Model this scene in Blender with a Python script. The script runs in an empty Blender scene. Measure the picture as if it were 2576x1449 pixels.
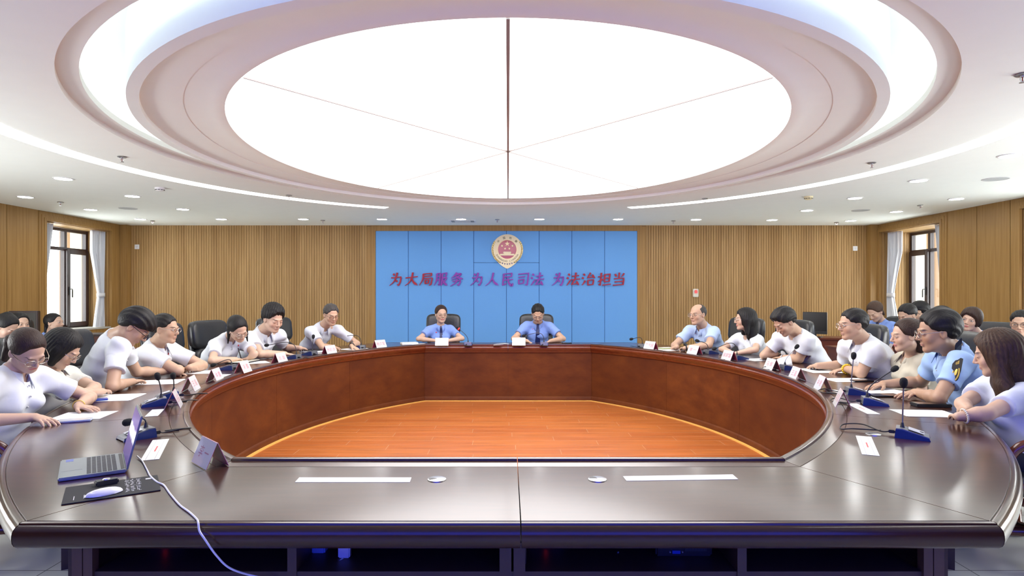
import bpy, bmesh, math, random
import numpy as np
from mathutils import Vector, Matrix

C = bpy.context.scene
COL = C.collection
random.seed(7)
PI = math.pi

# ---------------------------------------------------------------- camera, world, exposure
F = 1550.0                      # focal length in pixels of the 2576 wide frame
CX, CY, CZ = 1278.0, 740.0, 1.435
cam_data = bpy.data.cameras.new('camera')
cam_data.sensor_width = 36.0
cam_data.lens = F / 2576.0 * 36.0
cam_data.shift_x = (1288.0 - CX) / 2576.0
cam_data.shift_y = (CY - 724.5) / 2576.0
cam_data.clip_start = 0.05
cam = bpy.data.objects.new('camera', cam_data)
cam.location = (0, 0, CZ)
cam.rotation_euler = (PI / 2, 0, 0)
COL.objects.link(cam)
C.camera = cam

world = bpy.data.worlds.new('daylight')
C.world = world
world.use_nodes = True
world.node_tree.nodes['Background'].inputs[0].default_value = (0.93, 0.97, 1.0, 1)
world.node_tree.nodes['Background'].inputs[1].default_value = 8.0
C.view_settings.view_transform = 'Standard'
C.view_settings.look = 'None'
C.view_settings.exposure = 0.46
C.view_settings.gamma = 1.0
C.view_settings.use_curve_mapping = False
C.cycles.use_denoising = True
C.cycles.max_bounces = 8
C.cycles.diffuse_bounces = 4
C.cycles.glossy_bounces = 4
C.cycles.transparent_max_bounces = 8
C.cycles.sample_clamp_indirect = 6.0
C.cycles.caustics_reflective = False
C.cycles.caustics_refractive = False
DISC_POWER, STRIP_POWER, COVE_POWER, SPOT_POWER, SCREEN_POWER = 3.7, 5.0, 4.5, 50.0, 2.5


def area(name, loc, size, energy, direction, col=(1, 1, 1), spread=180):
    l = bpy.data.lights.new(name, 'AREA')
    l.shape = 'RECTANGLE'
    l.size, l.size_y = size
    l.energy = energy
    l.color = col
    l.spread = math.radians(spread)
    o = bpy.data.objects.new(name, l)
    COL.objects.link(o)
    o.location = loc
    o.rotation_euler = Vector(direction).to_track_quat('-Z', 'Y').to_euler()
    return o


# added side fill lights, standing in for daylight of windows outside the view
area('fill_light_left', (-6.9, 4.8, 1.2), (5.2, 1.0), 185, (1, 0.35, 0.0), (0.95, 0.98, 1.0))
area('fill_light_right', (6.6, 4.6, 1.2), (4.8, 1.0), 185, (-1, 0.35, 0.0), (0.95, 0.98, 1.0))



def at(px, py, D):
    """Point seen at photo pixel (px, py) at distance D in front of the camera."""
    return Vector(((px - CX) / F * D, D, CZ - (py - CY) / F * D))


def on(px, py, z=0.755):
    """Point of the horizontal plane z seen at photo pixel (px, py)."""
    D = F * (CZ - z) / (py - CY)
    return Vector(((px - CX) / F * D, D, z))


# ---------------------------------------------------------------- materials
MATS = {}


def mat(name, col=(0.8, 0.8, 0.8), rough=0.5, metal=0.0, spec=0.5, emit=None, es=0.0, coat=0.0, alpha=1.0,
        bump=0.0, bscale=40.0, vary=0.0, vscale=6.0, sheen=0.0, coat_rough=0.1):
    if name in MATS:
        return MATS[name]
    m = bpy.data.materials.new(name)
    m.use_nodes = True
    nt = m.node_tree
    b = nt.nodes['Principled BSDF']
    b.inputs['Base Color'].default_value = (*col, 1)
    b.inputs['Roughness'].default_value = rough
    b.inputs['Metallic'].default_value = metal
    b.inputs['Specular IOR Level'].default_value = spec
    b.inputs['Coat Weight'].default_value = coat
    b.inputs['Coat Roughness'].default_value = coat_rough
    b.inputs['Alpha'].default_value = alpha
    b.inputs['Sheen Weight'].default_value = sheen
    if emit:
        b.inputs['Emission Color'].default_value = (*emit, 1)
        b.inputs['Emission Strength'].default_value = es
    tc = nt.nodes.new('ShaderNodeTexCoord')
    n = nt.nodes.new('ShaderNodeTexNoise')
    n.inputs['Scale'].default_value = vscale
    n.inputs['Detail'].default_value = 4
    nt.links.new(tc.outputs['Object'], n.inputs['Vector'])
    hv = nt.nodes.new('ShaderNodeHueSaturation')
    hv.inputs['Color'].default_value = (*col, 1)
    mr = nt.nodes.new('ShaderNodeMapRange')
    mr.inputs['To Min'].default_value = 1 - max(vary, 0.02)
    mr.inputs['To Max'].default_value = 1 + max(vary, 0.02)
    nt.links.new(n.outputs['Fac'], mr.inputs['Value'])
    nt.links.new(mr.outputs['Result'], hv.inputs['Value'])
    nt.links.new(hv.outputs['Color'], b.inputs['Base Color'])
    if bump > 0:
        n2 = nt.nodes.new('ShaderNodeTexNoise')
        n2.inputs['Scale'].default_value = bscale
        n2.inputs['Detail'].default_value = 3
        nt.links.new(tc.outputs['Object'], n2.inputs['Vector'])
        bp = nt.nodes.new('ShaderNodeBump')
        bp.inputs['Strength'].default_value = bump
        bp.inputs['Distance'].default_value = 0.01
        nt.links.new(n2.outputs['Fac'], bp.inputs['Height'])
        nt.links.new(bp.outputs['Normal'], b.inputs['Normal'])
    MATS[name] = m
    return m


def wood(name, c1, c2, rough=0.35, stretch=(1, 1, 12), scale=3.0, coat=0.0, c3=None, coarse=None, spec=0.5):
    """Grain: noise squeezed across the plank; stretch is the mapping scale on x, y, z."""
    m = bpy.data.materials.new(name)
    m.use_nodes = True
    nt = m.node_tree
    b = nt.nodes['Principled BSDF']
    tc = nt.nodes.new('ShaderNodeTexCoord')
    mp = nt.nodes.new('ShaderNodeMapping')
    mp.inputs['Scale'].default_value = stretch
    nt.links.new(tc.outputs['Object'], mp.inputs['Vector'])
    n = nt.nodes.new('ShaderNodeTexNoise')
    n.inputs['Scale'].default_value = scale
    n.inputs['Detail'].default_value = 6
    n.inputs['Roughness'].default_value = 0.6
    nt.links.new(mp.outputs['Vector'], n.inputs['Vector'])
    cr = nt.nodes.new('ShaderNodeValToRGB')
    cr.color_ramp.elements[0].position = 0.3
    cr.color_ramp.elements[0].color = (*c1, 1)
    cr.color_ramp.elements[1].position = 0.7
    cr.color_ramp.elements[1].color = (*c2, 1)
    nt.links.new(n.outputs['Fac'], cr.inputs['Fac'])
    out = cr.outputs['Color']
    if c3:
        n3 = nt.nodes.new('ShaderNodeTexNoise')
        n3.inputs['Scale'].default_value = coarse or 0.8
        n3.inputs['Detail'].default_value = 2
        nt.links.new(tc.outputs['Object'] if coarse else mp.outputs['Vector'], n3.inputs['Vector'])
        mx = nt.nodes.new('ShaderNodeMix')
        mx.data_type = 'RGBA'
        mx.inputs['B'].default_value = (*c3, 1)
        r3 = nt.nodes.new('ShaderNodeMapRange')
        r3.inputs['From Min'].default_value = 0.4
        r3.inputs['From Max'].default_value = 0.7
        r3.inputs['To Max'].default_value = 0.7
        nt.links.new(n3.outputs['Fac'], r3.inputs['Value'])
        nt.links.new(r3.outputs['Result'], mx.inputs['Factor'])
        nt.links.new(out, mx.inputs['A'])
        out = mx.outputs['Result']
    nt.links.new(out, b.inputs['Base Color'])
    b.inputs['Roughness'].default_value = rough
    b.inputs['Coat Weight'].default_value = coat
    b.inputs['Coat Roughness'].default_value = 0.15
    b.inputs['Specular IOR Level'].default_value = spec
    MATS[name] = m
    return m


def emission(name, col, s):
    m = bpy.data.materials.new(name)
    m.use_nodes = True
    nt = m.node_tree
    b = nt.nodes['Principled BSDF']
    b.inputs['Base Color'].default_value = (*col, 1)
    b.inputs['Emission Color'].default_value = (*col, 1)
    b.inputs['Emission Strength'].default_value = s
    MATS[name] = m
    return m


# ---------------------------------------------------------------- mesh collecting and linking
class MB:
    def __init__(self):
        self.v, self.f = [], []

    def add(self, vs, fs):
        n = len(self.v)
        self.v += [tuple(p) for p in vs]
        self.f += [tuple(i + n for i in f) for f in fs]

    def box(self, x0, x1, y0, y1, z0, z1, M=None, bev=0.0):
        x0, x1 = min(x0, x1), max(x0, x1); y0, y1 = min(y0, y1), max(y0, y1); z0, z1 = min(z0, z1), max(z0, z1)
        if bev > 0:
            b = min(bev, (x1 - x0) * .49, (y1 - y0) * .49, (z1 - z0) * .49)
            bm = bmesh.new()
            vs = [bm.verts.new(p) for p in [(x0, y0, z0), (x1, y0, z0), (x1, y1, z0), (x0, y1, z0), (x0, y0, z1), (x1, y0, z1), (x1, y1, z1), (x0, y1, z1)]]
            for f in [(3, 2, 1, 0), (4, 5, 6, 7), (0, 1, 5, 4), (1, 2, 6, 5), (2, 3, 7, 6), (3, 0, 4, 7)]:
                bm.faces.new([vs[i] for i in f])
            bmesh.ops.bevel(bm, geom=bm.edges[:], offset=b, segments=2, affect='EDGES')
            bm.verts.index_update()
            pts = [Vector(v.co) for v in bm.verts]
            fs = [[v.index for v in f.verts] for f in bm.faces]
            bm.free()
        else:
            pts = [Vector(p) for p in [(x0, y0, z0), (x1, y0, z0), (x1, y1, z0), (x0, y1, z0), (x0, y0, z1), (x1, y0, z1), (x1, y1, z1), (x0, y1, z1)]]
            fs = [(3, 2, 1, 0), (4, 5, 6, 7), (0, 1, 5, 4), (1, 2, 6, 5), (2, 3, 7, 6), (3, 0, 4, 7)]
        if M is not None:
            pts = [M @ p for p in pts]
        self.add(pts, fs)
        return self

    def cyl(self, c, r, z0, z1, n=24, r2=None, M=None):
        r2 = r if r2 is None else r2
        pts = [Vector((c[0] + r * math.cos(2 * PI * i / n), c[1] + r * math.sin(2 * PI * i / n), z0)) for i in range(n)]
        pts += [Vector((c[0] + r2 * math.cos(2 * PI * i / n), c[1] + r2 * math.sin(2 * PI * i / n), z1)) for i in range(n)]
        if M is not None:
            pts = [M @ p for p in pts]
        fs = [(i, (i + 1) % n, n + (i + 1) % n, n + i) for i in range(n)]
        fs += [tuple(range(n - 1, -1, -1)), tuple(range(n, 2 * n))]
        self.add(pts, fs)
        return self

    def lathe(self, prof, n=24, M=None, sx=1.0, sy=1.0):
        """prof: list of (r, z)."""
        pts = []
        for r, z in prof:
            for i in range(n):
                a = 2 * PI * i / n
                pts.append(Vector((r * sx * math.cos(a), r * sy * math.sin(a), z)))
        if M is not None:
            pts = [M @ p for p in pts]
        fs = []
        for k in range(len(prof) - 1):
            for i in range(n):
                j = (i + 1) % n
                fs.append((k * n + i, k * n + j, (k + 1) * n + j, (k + 1) * n + i))
        fs.append(tuple(range(n - 1, -1, -1)))
        fs.append(tuple((len(prof) - 1) * n + i for i in range(n)))
        self.add(pts, fs)
        return self

    def tube(self, path, r, n=8, rs=None, closed=False):
        path = [Vector(p) for p in path]
        m = len(path)
        T = []
        for i in range(m):
            a = path[(i - 1) % m] if closed else path[max(i - 1, 0)]
            b = path[(i + 1) % m] if closed else path[min(i + 1, m - 1)]
            d = b - a
            T.append(d.normalized() if d.length > 1e-9 else Vector((0, 0, 1)))
        ref = Vector((0, 0, 1)) if abs(T[0].z) < 0.9 else Vector((1, 0, 0))
        N = (ref - T[0] * ref.dot(T[0])).normalized()
        pts = []
        for i in range(m):
            N = (N - T[i] * N.dot(T[i]))
            N = N.normalized() if N.length > 1e-6 else Vector((1, 0, 0))
            B = T[i].cross(N)
            rr = rs[i] if rs else r
            for k in range(n):
                a = 2 * PI * k / n
                pts.append(path[i] + N * (rr * math.cos(a)) + B * (rr * math.sin(a)))
        fs = []
        for i in range(m if closed else m - 1):
            j = (i + 1) % m
            for k in range(n):
                l = (k + 1) % n
                fs.append((i * n + k, i * n + l, j * n + l, j * n + k))
        if not closed:
            fs.append(tuple(range(n - 1, -1, -1)))
            fs.append(tuple((m - 1) * n + k for k in range(n)))
        self.add(pts, fs)
        return self

    def ball(self, c, r, n=12, s=(1, 1, 1), M=None):
        pts, fs = [], []
        rows = n // 2
        for i in range(rows + 1):
            t = PI * i / rows
            for j in range(n):
                a = 2 * PI * j / n
                pts.append(Vector((c[0] + r * s[0] * math.sin(t) * math.cos(a), c[1] + r * s[1] * math.sin(t) * math.sin(a), c[2] + r * s[2] * math.cos(t))))
        for i in range(rows):
            for j in range(n):
                k = (j + 1) % n
                fs.append((i * n + j, (i + 1) * n + j, (i + 1) * n + k, i * n + k))
        if M is not None:
            pts = [M @ p for p in pts]
        self.add(pts, fs)
        return self

    def prism(self, poly, z0, z1, M=None):
        n = len(poly)
        pts = [Vector((p[0], p[1], z0)) for p in poly] + [Vector((p[0], p[1], z1)) for p in poly]
        if M is not None:
            pts = [M @ p for p in pts]
        fs = [tuple(range(n - 1, -1, -1)), tuple(range(n, 2 * n))] + [(i, (i + 1) % n, n + (i + 1) % n, n + i) for i in range(n)]
        self.add(pts, fs)
        return self

    def build(self, name, m, parent=None, smooth=None, loc=None):
        me = bpy.data.meshes.new(name)
        vs = self.v
        if loc is not None:
            vs = [(p[0] - loc[0], p[1] - loc[1], p[2] - loc[2]) for p in vs]
        me.from_pydata(vs, [], self.f)
        me.materials.append(m)
        bm = bmesh.new()
        bm.from_mesh(me)
        bmesh.ops.remove_doubles(bm, verts=bm.verts, dist=1e-6)
        bmesh.ops.recalc_face_normals(bm, faces=bm.faces)
        bm.to_mesh(me)
        bm.free()
        if smooth is not None:
            me.polygons.foreach_set('use_smooth', [True] * len(me.polygons))
            try:
                me.set_sharp_from_angle(angle=math.radians(smooth))
            except Exception:
                pass
        o = bpy.data.objects.new(name, me)
        COL.objects.link(o)
        if loc is not None:
            o.location = loc
        if parent is not None:
            o.parent = parent
        return o


def tag(o, label=None, cat=None, group=None, kind=None):
    if label: o['label'] = label
    if cat: o['category'] = cat
    if group: o['group'] = group
    if kind: o['kind'] = kind
    return o


def empty(name, loc=(0, 0, 0), rz=0.0, label=None, cat=None, group=None):
    o = bpy.data.objects.new(name, None)
    COL.objects.link(o)
    o.location = loc
    o.rotation_euler = (0, 0, rz)
    o.empty_display_size = 0.1
    return tag(o, label, cat, group)


def struct(mb, name, m, smooth=None):
    return tag(mb.build(name, m, smooth=smooth), kind='structure')


def copy_tree(o, parent=None, loc=None, rz=None, label=None, sub=None):
    c = o.copy()
    COL.objects.link(c)
    if parent is not None:
        c.parent = parent
    if loc is not None:
        c.location = loc
    if rz is not None:
        c.rotation_euler = (0, 0, rz)
    if label:
        c['label'] = label
    for ch in [k for k in bpy.data.objects if k.parent == o]:
        copy_tree(ch, c)
    return c


def bez(p0, p1, p2, p3, n=16):
    p0, p1, p2, p3 = map(Vector, (p0, p1, p2, p3))
    out = []
    for i in range(n + 1):
        t = i / n
        out.append(p0 * (1 - t) ** 3 + p1 * 3 * t * (1 - t) ** 2 + p2 * 3 * t * t * (1 - t) + p3 * t ** 3)
    return out


def spline(pts, n=8):
    """Catmull-Rom through pts."""
    P = [Vector(p) for p in pts]
    P = [P[0] * 2 - P[1]] + P + [P[-1] * 2 - P[-2]]
    out = []
    for i in range(1, len(P) - 2):
        for k in range(n):
            t = k / n
            a, b, c, d = P[i - 1], P[i], P[i + 1], P[i + 2]
            out.append(0.5 * ((2 * b) + (c - a) * t + (2 * a - 5 * b + 4 * c - d) * t * t + (3 * b - a - 3 * c + d) * t ** 3))
    out.append(P[-2])
    return out


def text_mesh(s, size, extrude=0.0, offset=0.0, shear=0.0, align='CENTER'):
    cu = bpy.data.curves.new('lettering', 'FONT')
    cu.body = s
    cu.size = size
    cu.extrude = extrude
    cu.offset = offset
    cu.shear = shear
    cu.align_x = align
    cu.align_y = 'CENTER'
    cu.resolution_u = 3
    o = bpy.data.objects.new('lettering', cu)
    COL.objects.link(o)
    bpy.context.view_layer.update()
    me = bpy.data.meshes.new_from_object(o.evaluated_get(bpy.context.evaluated_depsgraph_get()))
    bpy.data.objects.remove(o)
    bpy.data.curves.remove(cu)
    return me


def text_obj(name, s, size, m, M, parent=None, extrude=0.0, offset=0.0, shear=0.0, align='CENTER'):
    me = text_mesh(s, size, extrude, offset, shear, align)
    me.name = name
    me.materials.clear()
    me.materials.append(m)
    me.transform(M)
    o = bpy.data.objects.new(name, me)
    COL.objects.link(o)
    if parent is not None:
        o.parent = parent
    return o


# ---------------------------------------------------------------- shared materials
M_ceil = mat('ceiling_paint', (0.86, 0.89, 0.85), 0.9)
M_ring = mat('ring_paint', (0.82, 0.90, 0.88), 0.8)
M_cove = mat('cove_paint', (0.86, 0.86, 0.88), 0.8)
M_slat = wood('wall_slat_wood', (0.34, 0.195, 0.070), (0.48, 0.30, 0.125), 0.5, (9, 9, 0.35), 4.0, c3=(0.30, 0.165, 0.058), spec=0.25)
M_panel = wood('wall_panel_wood', (0.28, 0.152, 0.045), (0.40, 0.235, 0.080), 0.42, (14, 14, 0.4), 3.0, spec=0.3)
M_slatback = mat('slat_groove', (0.14, 0.075, 0.03), 0.8)
M_joint = mat('red_brown_joint', (0.075, 0.018, 0.015), 0.35)
M_blue = mat('blue_fabric_panel', (0.14, 0.36, 0.73), 0.85, vscale=60, vary=0.03)
M_blue_gap = mat('blue_panel_gap', (0.02, 0.07, 0.22), 0.8)
M_top = wood('table_veneer', (0.032, 0.0095, 0.0045), (0.054, 0.0165, 0.0075), 0.3, (1.5, 9, 9), 2.5, coat=0.8, spec=0.15)
M_mould = wood('table_moulding', (0.11, 0.022, 0.008), (0.17, 0.04, 0.013), 0.24, (4, 4, 12), 2.5, coat=0.5)
M_skirt = wood('table_skirt', (0.085, 0.019, 0.003), (0.145, 0.039, 0.006), 0.6, (3, 3, 6), 1.4, c3=(0.07, 0.014, 0.003), coarse=1.3, spec=0.25)
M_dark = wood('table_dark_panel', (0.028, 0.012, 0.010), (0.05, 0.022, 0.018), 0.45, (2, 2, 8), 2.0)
M_desk = wood('desk_red_brown', (0.10, 0.022, 0.012), (0.16, 0.038, 0.018), 0.35, (3, 3, 6), 2.0)
M_steel = mat('brushed_metal', (0.55, 0.56, 0.58), 0.3, 1.0)
M_chrome = mat('polished_metal', (0.75, 0.75, 0.77), 0.15, 1.0)
M_black = mat('black_plastic', (0.012, 0.012, 0.014), 0.4)
M_rubber = mat('black_foam', (0.008, 0.009, 0.010), 0.9, bump=0.4, bscale=400)
M_white = mat('white_plastic', (0.80, 0.80, 0.79), 0.4)
M_paper = mat('white_paper', (0.86, 0.87, 0.87), 0.7)
M_leather = mat('black_leather', (0.012, 0.013, 0.015), 0.36, bump=0.25, bscale=14, spec=0.6)
M_chairwood = wood('chair_red_wood', (0.11, 0.02, 0.01), (0.19, 0.045, 0.02), 0.22, (4, 4, 4), 3.0, coat=0.6)
M_curtain = mat('pale_grey_curtain', (0.72, 0.74, 0.77), 0.85)
M_winframe = mat('dark_brown_window_frame', (0.035, 0.018, 0.016), 0.35)
M_glassm = None


def glass_mat():
    m = bpy.data.materials.new('window_glass')
    m.use_nodes = True
    nt = m.node_tree
    nt.nodes.clear()
    o = nt.nodes.new('ShaderNodeOutputMaterial')
    mx = nt.nodes.new('ShaderNodeMixShader')
    t = nt.nodes.new('ShaderNodeBsdfTransparent')
    t.inputs[0].default_value = (0.97, 0.985, 0.98, 1)
    g = nt.nodes.new('ShaderNodeBsdfGlossy')
    g.inputs['Roughness'].default_value = 0.03
    mx.inputs[0].default_value = 0.06
    nt.links.new(t.outputs[0], mx.inputs[1])
    nt.links.new(g.outputs[0], mx.inputs[2])
    nt.links.new(mx.outputs[0], o.inputs[0])
    return m


M_glass = glass_mat()
M_white_em = emission('lit_diffuser', (1.0, 1.0, 1.0), SPOT_POWER)
M_disc = emission('lit_ceiling_membrane', (1.0, 1.0, 1.0), DISC_POWER)
M_strip = emission('lit_strip', (1.0, 1.0, 1.0), STRIP_POWER)
M_led = emission('cove_led', (0.93, 0.94, 1.0), COVE_POWER)
# ================================================================ THE ROOM
ZC = 2.70
XL, XR, YB, YF = -7.06, 6.74, 11.33, -2.6


def ceil_at(px, py, z=ZC):
    D = F * (z - CZ) / (CY - py)
    return Vector(((px - CX) / F * D, D, z))


# floor: pale tiles outside the table, orange strip floor inside
def tile_mat():
    m = bpy.data.materials.new('grey_floor_tiles')
    m.use_nodes = True
    nt = m.node_tree
    b = nt.nodes['Principled BSDF']
    tc = nt.nodes.new('ShaderNodeTexCoord')
    br = nt.nodes.new('ShaderNodeTexBrick')
    br.offset = 0.0
    br.inputs['Color1'].default_value = (0.70, 0.73, 0.68, 1)
    br.inputs['Color2'].default_value = (0.58, 0.60, 0.56, 1)
    br.inputs['Mortar'].default_value = (0.2, 0.2, 0.19, 1)
    br.inputs['Scale'].default_value = 1.0
    br.inputs['Mortar Size'].default_value = 0.003
    br.inputs['Brick Width'].default_value = 0.8
    br.inputs['Row Height'].default_value = 0.8
    nt.links.new(tc.outputs['Object'], br.inputs['Vector'])
    nt.links.new(br.outputs['Color'], b.inputs['Base Color'])
    b.inputs['Roughness'].default_value = 0.25
    return m


def plank_mat():
    m = bpy.data.materials.new('orange_strip_floor')
    m.use_nodes = True
    nt = m.node_tree
    b = nt.nodes['Principled BSDF']
    tc = nt.nodes.new('ShaderNodeTexCoord')
    br = nt.nodes.new('ShaderNodeTexBrick')
    br.offset = 0.0
    br.inputs['Color1'].default_value = (0.42, 0.128, 0.028, 1)
    br.inputs['Color2'].default_value = (0.37, 0.10, 0.022, 1)
    br.inputs['Mortar'].default_value = (0.55, 0.30, 0.16, 1)
    br.inputs['Scale'].default_value = 1.0
    br.inputs['Mortar Size'].default_value = 0.0022
    br.inputs['Mortar Smooth'].default_value = 0.2
    br.inputs['Brick Width'].default_value = 1.2
    br.inputs['Row Height'].default_value = 0.172
    sx = nt.nodes.new('ShaderNodeSeparateXYZ')
    cb = nt.nodes.new('ShaderNodeCombineXYZ')
    nt.links.new(tc.outputs['Object'], sx.inputs[0])

    def mth(op, a, b_=None):
        q = nt.nodes.new('ShaderNodeMath'); q.operation = op
        for i, v in enumerate((a, b_)):
            if v is None: continue
            if isinstance(v, (int, float)): q.inputs[i].default_value = v
            else: nt.links.new(v, q.inputs[i])
        return q.outputs[0]
    row = mth('FLOOR', mth('DIVIDE', sx.outputs['Y'], 0.172))
    nt.links.new(mth('ADD', sx.outputs['X'], mth('ADD', mth('MULTIPLY', row, 0.41), 20.0)), cb.inputs['X'])
    nt.links.new(sx.outputs['Y'], cb.inputs['Y'])
    nt.links.new(cb.outputs[0], br.inputs['Vector'])
    mp = nt.nodes.new('ShaderNodeMapping')
    mp.inputs['Scale'].default_value = (0.8, 12, 1)
    nt.links.new(tc.outputs['Object'], mp.inputs['Vector'])
    n = nt.nodes.new('ShaderNodeTexNoise')
    n.inputs['Scale'].default_value = 2.2
    n.inputs['Detail'].default_value = 5
    nt.links.new(mp.outputs['Vector'], n.inputs['Vector'])
    mr = nt.nodes.new('ShaderNodeMapRange')
    mr.inputs['From Min'].default_value = 0.3
    mr.inputs['From Max'].default_value = 0.7
    mr.inputs['To Min'].default_value = 0.78
    mr.inputs['To Max'].default_value = 1.15
    nt.links.new(n.outputs['Fac'], mr.inputs['Value'])
    hv = nt.nodes.new('ShaderNodeHueSaturation')
    nt.links.new(br.outputs['Color'], hv.inputs['Color'])
    nt.links.new(mr.outputs['Result'], hv.inputs['Value'])
    nt.links.new(hv.outputs['Color'], b.inputs['Base Color'])
    b.inputs['Roughness'].default_value = 0.32
    return m


struct(MB().box(XL - 1.2, XR + 1.2, YF - 0.2, YB + 0.3, -0.12, 0.0), 'floor', tile_mat())

# ceiling: flat field with an oval opening, stepped light ring inside it
NE = 160


def ell(a, b, z, yc=5.4):
    return [Vector((a * math.cos(2 * PI * i / NE), yc + b * math.sin(2 * PI * i / NE), z)) for i in range(NE)]


def rect_ring(z):
    out = []
    x0, x1, y0, y1 = XL - 1.2, XR + 1.2, YF - 0.2, YB + 0.3
    for i in range(NE):
        a = 2 * PI * i / NE
        dx, dy = math.cos(a), math.sin(a)
        t = min([(x1 if dx > 0 else x0) / dx if abs(dx) > 1e-9 else 1e9, ((y1 if dy > 0 else y0) - 5.4) / dy if abs(dy) > 1e-9 else 1e9])
        out.append(Vector((dx * t, 5.4 + dy * t, z)))
    return out


def loft(rings, close_last=False):
    mb = MB()
    vs, fs = [], []
    for r in rings:
        vs += r
    n = len(rings[0])
    for k in range(len(rings) - 1):
        for i in range(n):
            j = (i + 1) % n
            fs.append((k * n + i, k * n + j, (k + 1) * n + j, (k + 1) * n + i))
    if close_last:
        fs.append(tuple((len(rings) - 1) * n + i for i in range(n)))
    mb.add(vs, fs)
    return mb


struct(loft([rect_ring(ZC + 0.5), rect_ring(ZC), ell(3.16, 3.28, ZC), ell(3.16, 3.28, ZC + 0.04), ell(3.05, 3.16, ZC + 0.04),
             ell(3.05, 3.16, ZC + 0.085), ell(3.24, 3.35, ZC + 0.085), ell(3.24, 3.35, ZC + 0.32), ell(2.9, 3.1, ZC + 0.36),
             ell(2.78, 3.016, ZC + 0.36)]), 'ceiling', M_ceil, 30)
ring = MB()
rr = loft([ell(2.78, 3.016, ZC + 0.36), ell(2.78, 3.016, 2.646), ell(2.715, 2.935, 2.646), ell(2.715, 2.935, 2.681), ell(2.44, 2.79, 2.684),
           ell(2.44, 2.79, 2.687), ell(2.27, 2.70, 2.690), ell(2.25, 2.68, 2.681), ell(2.17, 2.62, 2.682), ell(2.168, 2.618, 2.70)])
tag(rr.build('ceiling_ring', M_ring, smooth=30), kind='structure')
o = bpy.data.objects['ceiling_ring']
o.name = 'trim_1'
led = loft([ell(3.16, 3.27, ZC + 0.10), ell(3.16, 3.27, ZC + 0.115), ell(3.21, 3.32, ZC + 0.115), ell(3.21, 3.32, ZC + 0.10), ell(3.16, 3.27, ZC + 0.10)]).build('cove_light_strip', M_led)
tag(led, 'thin oval lamp strip hidden in the bright ceiling cove', 'light strip')

lamp = empty('ceiling_light_panel', (0, 5.4, 2.69), label='huge glowing white oval light panel in the middle of the ceiling', cat='ceiling light')
mbd = loft([ell(2.168, 2.618, 2.70, 5.4), ell(2.168, 2.618, 2.690, 5.4)], True)
for v in range(len(mbd.v)):
    p = mbd.v[v]; mbd.v[v] = (p[0], p[1] - 5.4, p[2] - 2.69)
mbd.build('diffuser', M_disc, lamp)
M_seam = mat('panel_seam', (0.30, 0.27, 0.25), 0.6)
for (ex, ey) in ((0.0, 1.0), (0.64, 0.775), (-0.64, 0.775)):
    t = 1.0 / math.sqrt((ex / 2.16) ** 2 + (ey / 2.61) ** 2)
    d = Vector((ex * t, ey * t, 0))
    w = 0.009 if ex == 0 else 0.0048
    n = Vector((-ey, ex, 0)).normalized() * w
    mb = MB()
    z0, z1 = -0.010, 0.001
    pts = [d + n, d - n, -d - n, -d + n]
    mb.prism([(p.x, p.y) for p in pts], z0, z1)
    mb.build('seam', M_seam, lamp)

# curved strip lights in the flat ceiling
for s, side in ((-1, 'left'), (1, 'right')):
    e = empty('curved_strip_light', (0, 5.4, ZC), label='long curved white light line in the ceiling, on the %s of the oval panel' % side, cat='strip light', group='curved ceiling light lines')
    ring_o, ring_i = [], []
    a0 = math.asin(3.55 / 3.98)
    n = 60
    for i in range(n + 1):
        a = -a0 + 2 * a0 * i / n
        ring_i.append((s * 3.84 * math.cos(a), 3.98 * math.sin(a)))
        ring_o.append((s * 4.03 * math.cos(a), 4.13 * math.sin(a)))
    mb = MB()
    vs = [Vector((p[0], p[1], -0.004)) for p in ring_i] + [Vector((p[0], p[1], -0.004)) for p in ring_o] + \
         [Vector((p[0], p[1], 0.004)) for p in ring_i] + [Vector((p[0], p[1], 0.004)) for p in ring_o]
    m_ = n + 1
    fs = []
    for i in range(n):
        fs += [(i, i + 1, m_ + i + 1, m_ + i), (2 * m_ + i, 3 * m_ + i, 3 * m_ + i + 1, 2 * m_ + i + 1),
               (i, 2 * m_ + i, 2 * m_ + i + 1, i + 1), (m_ + i, m_ + i + 1, 3 * m_ + i + 1, 3 * m_ + i)]
    fs += [(0, m_, 3 * m_, 2 * m_), (n, 2 * m_ + n, 3 * m_ + n, m_ + n)]
    mb.add(vs, fs)
    mb.build('diffuser', M_strip, e)

# downlights
spots = [(159, 449, 'left end, the nearest one'), (64, 495, 'nearest the left wall'), (333, 493, 'beside the left white detector'), (228, 527, 'above the left window'),
         (460, 526, 'to the right of the left round speaker'), (353, 551, 'in the left rear corner'), (557, 551, 'second along the rear wall from the left corner'),
         (763, 551, 'third along the rear wall from the left corner'), (961, 551, 'above the left edge of the blue panel'), (1160, 551, 'touching the air vent'),
         (1357, 551, 'above the emblem, on its right'), (1555, 551, 'above the right edge of the blue panel'), (1751, 552, 'above the red alarm box'),
         (1942, 553, 'second along the rear wall from the right corner'), (2140, 555, 'in the right rear corner'), (2030, 529, 'just behind the yellowed detector'),
         (2255, 532, 'above the right window'), (2151, 498, 'between the right detector and a round speaker'), (2406, 500, 'nearest the right wall panels'),
         (2311, 454, 'beside the big right round speaker'), (2541, 391, 'right end, the nearest one')]
sp0 = None
for i, (px, py, d) in enumerate(spots):
    p = ceil_at(px, py)
    lab = 'round recessed white downlight, ' + d
    if sp0 is None:
        sp0 = empty('downlight', p, label=lab, cat='downlight', group='recessed downlights')
        MB().lathe([(0.098, 0.0), (0.098, -0.006), (0.084, -0.008), (0.08, -0.002), (0.08, 0.0)], 28).build('rim', M_white, sp0, 40)
        MB().cyl((0, 0), 0.080, -0.005, 0.0, 28).build('diffuser', M_white_em, sp0)
    else:
        copy_tree(sp0, loc=p, label=lab)

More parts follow.
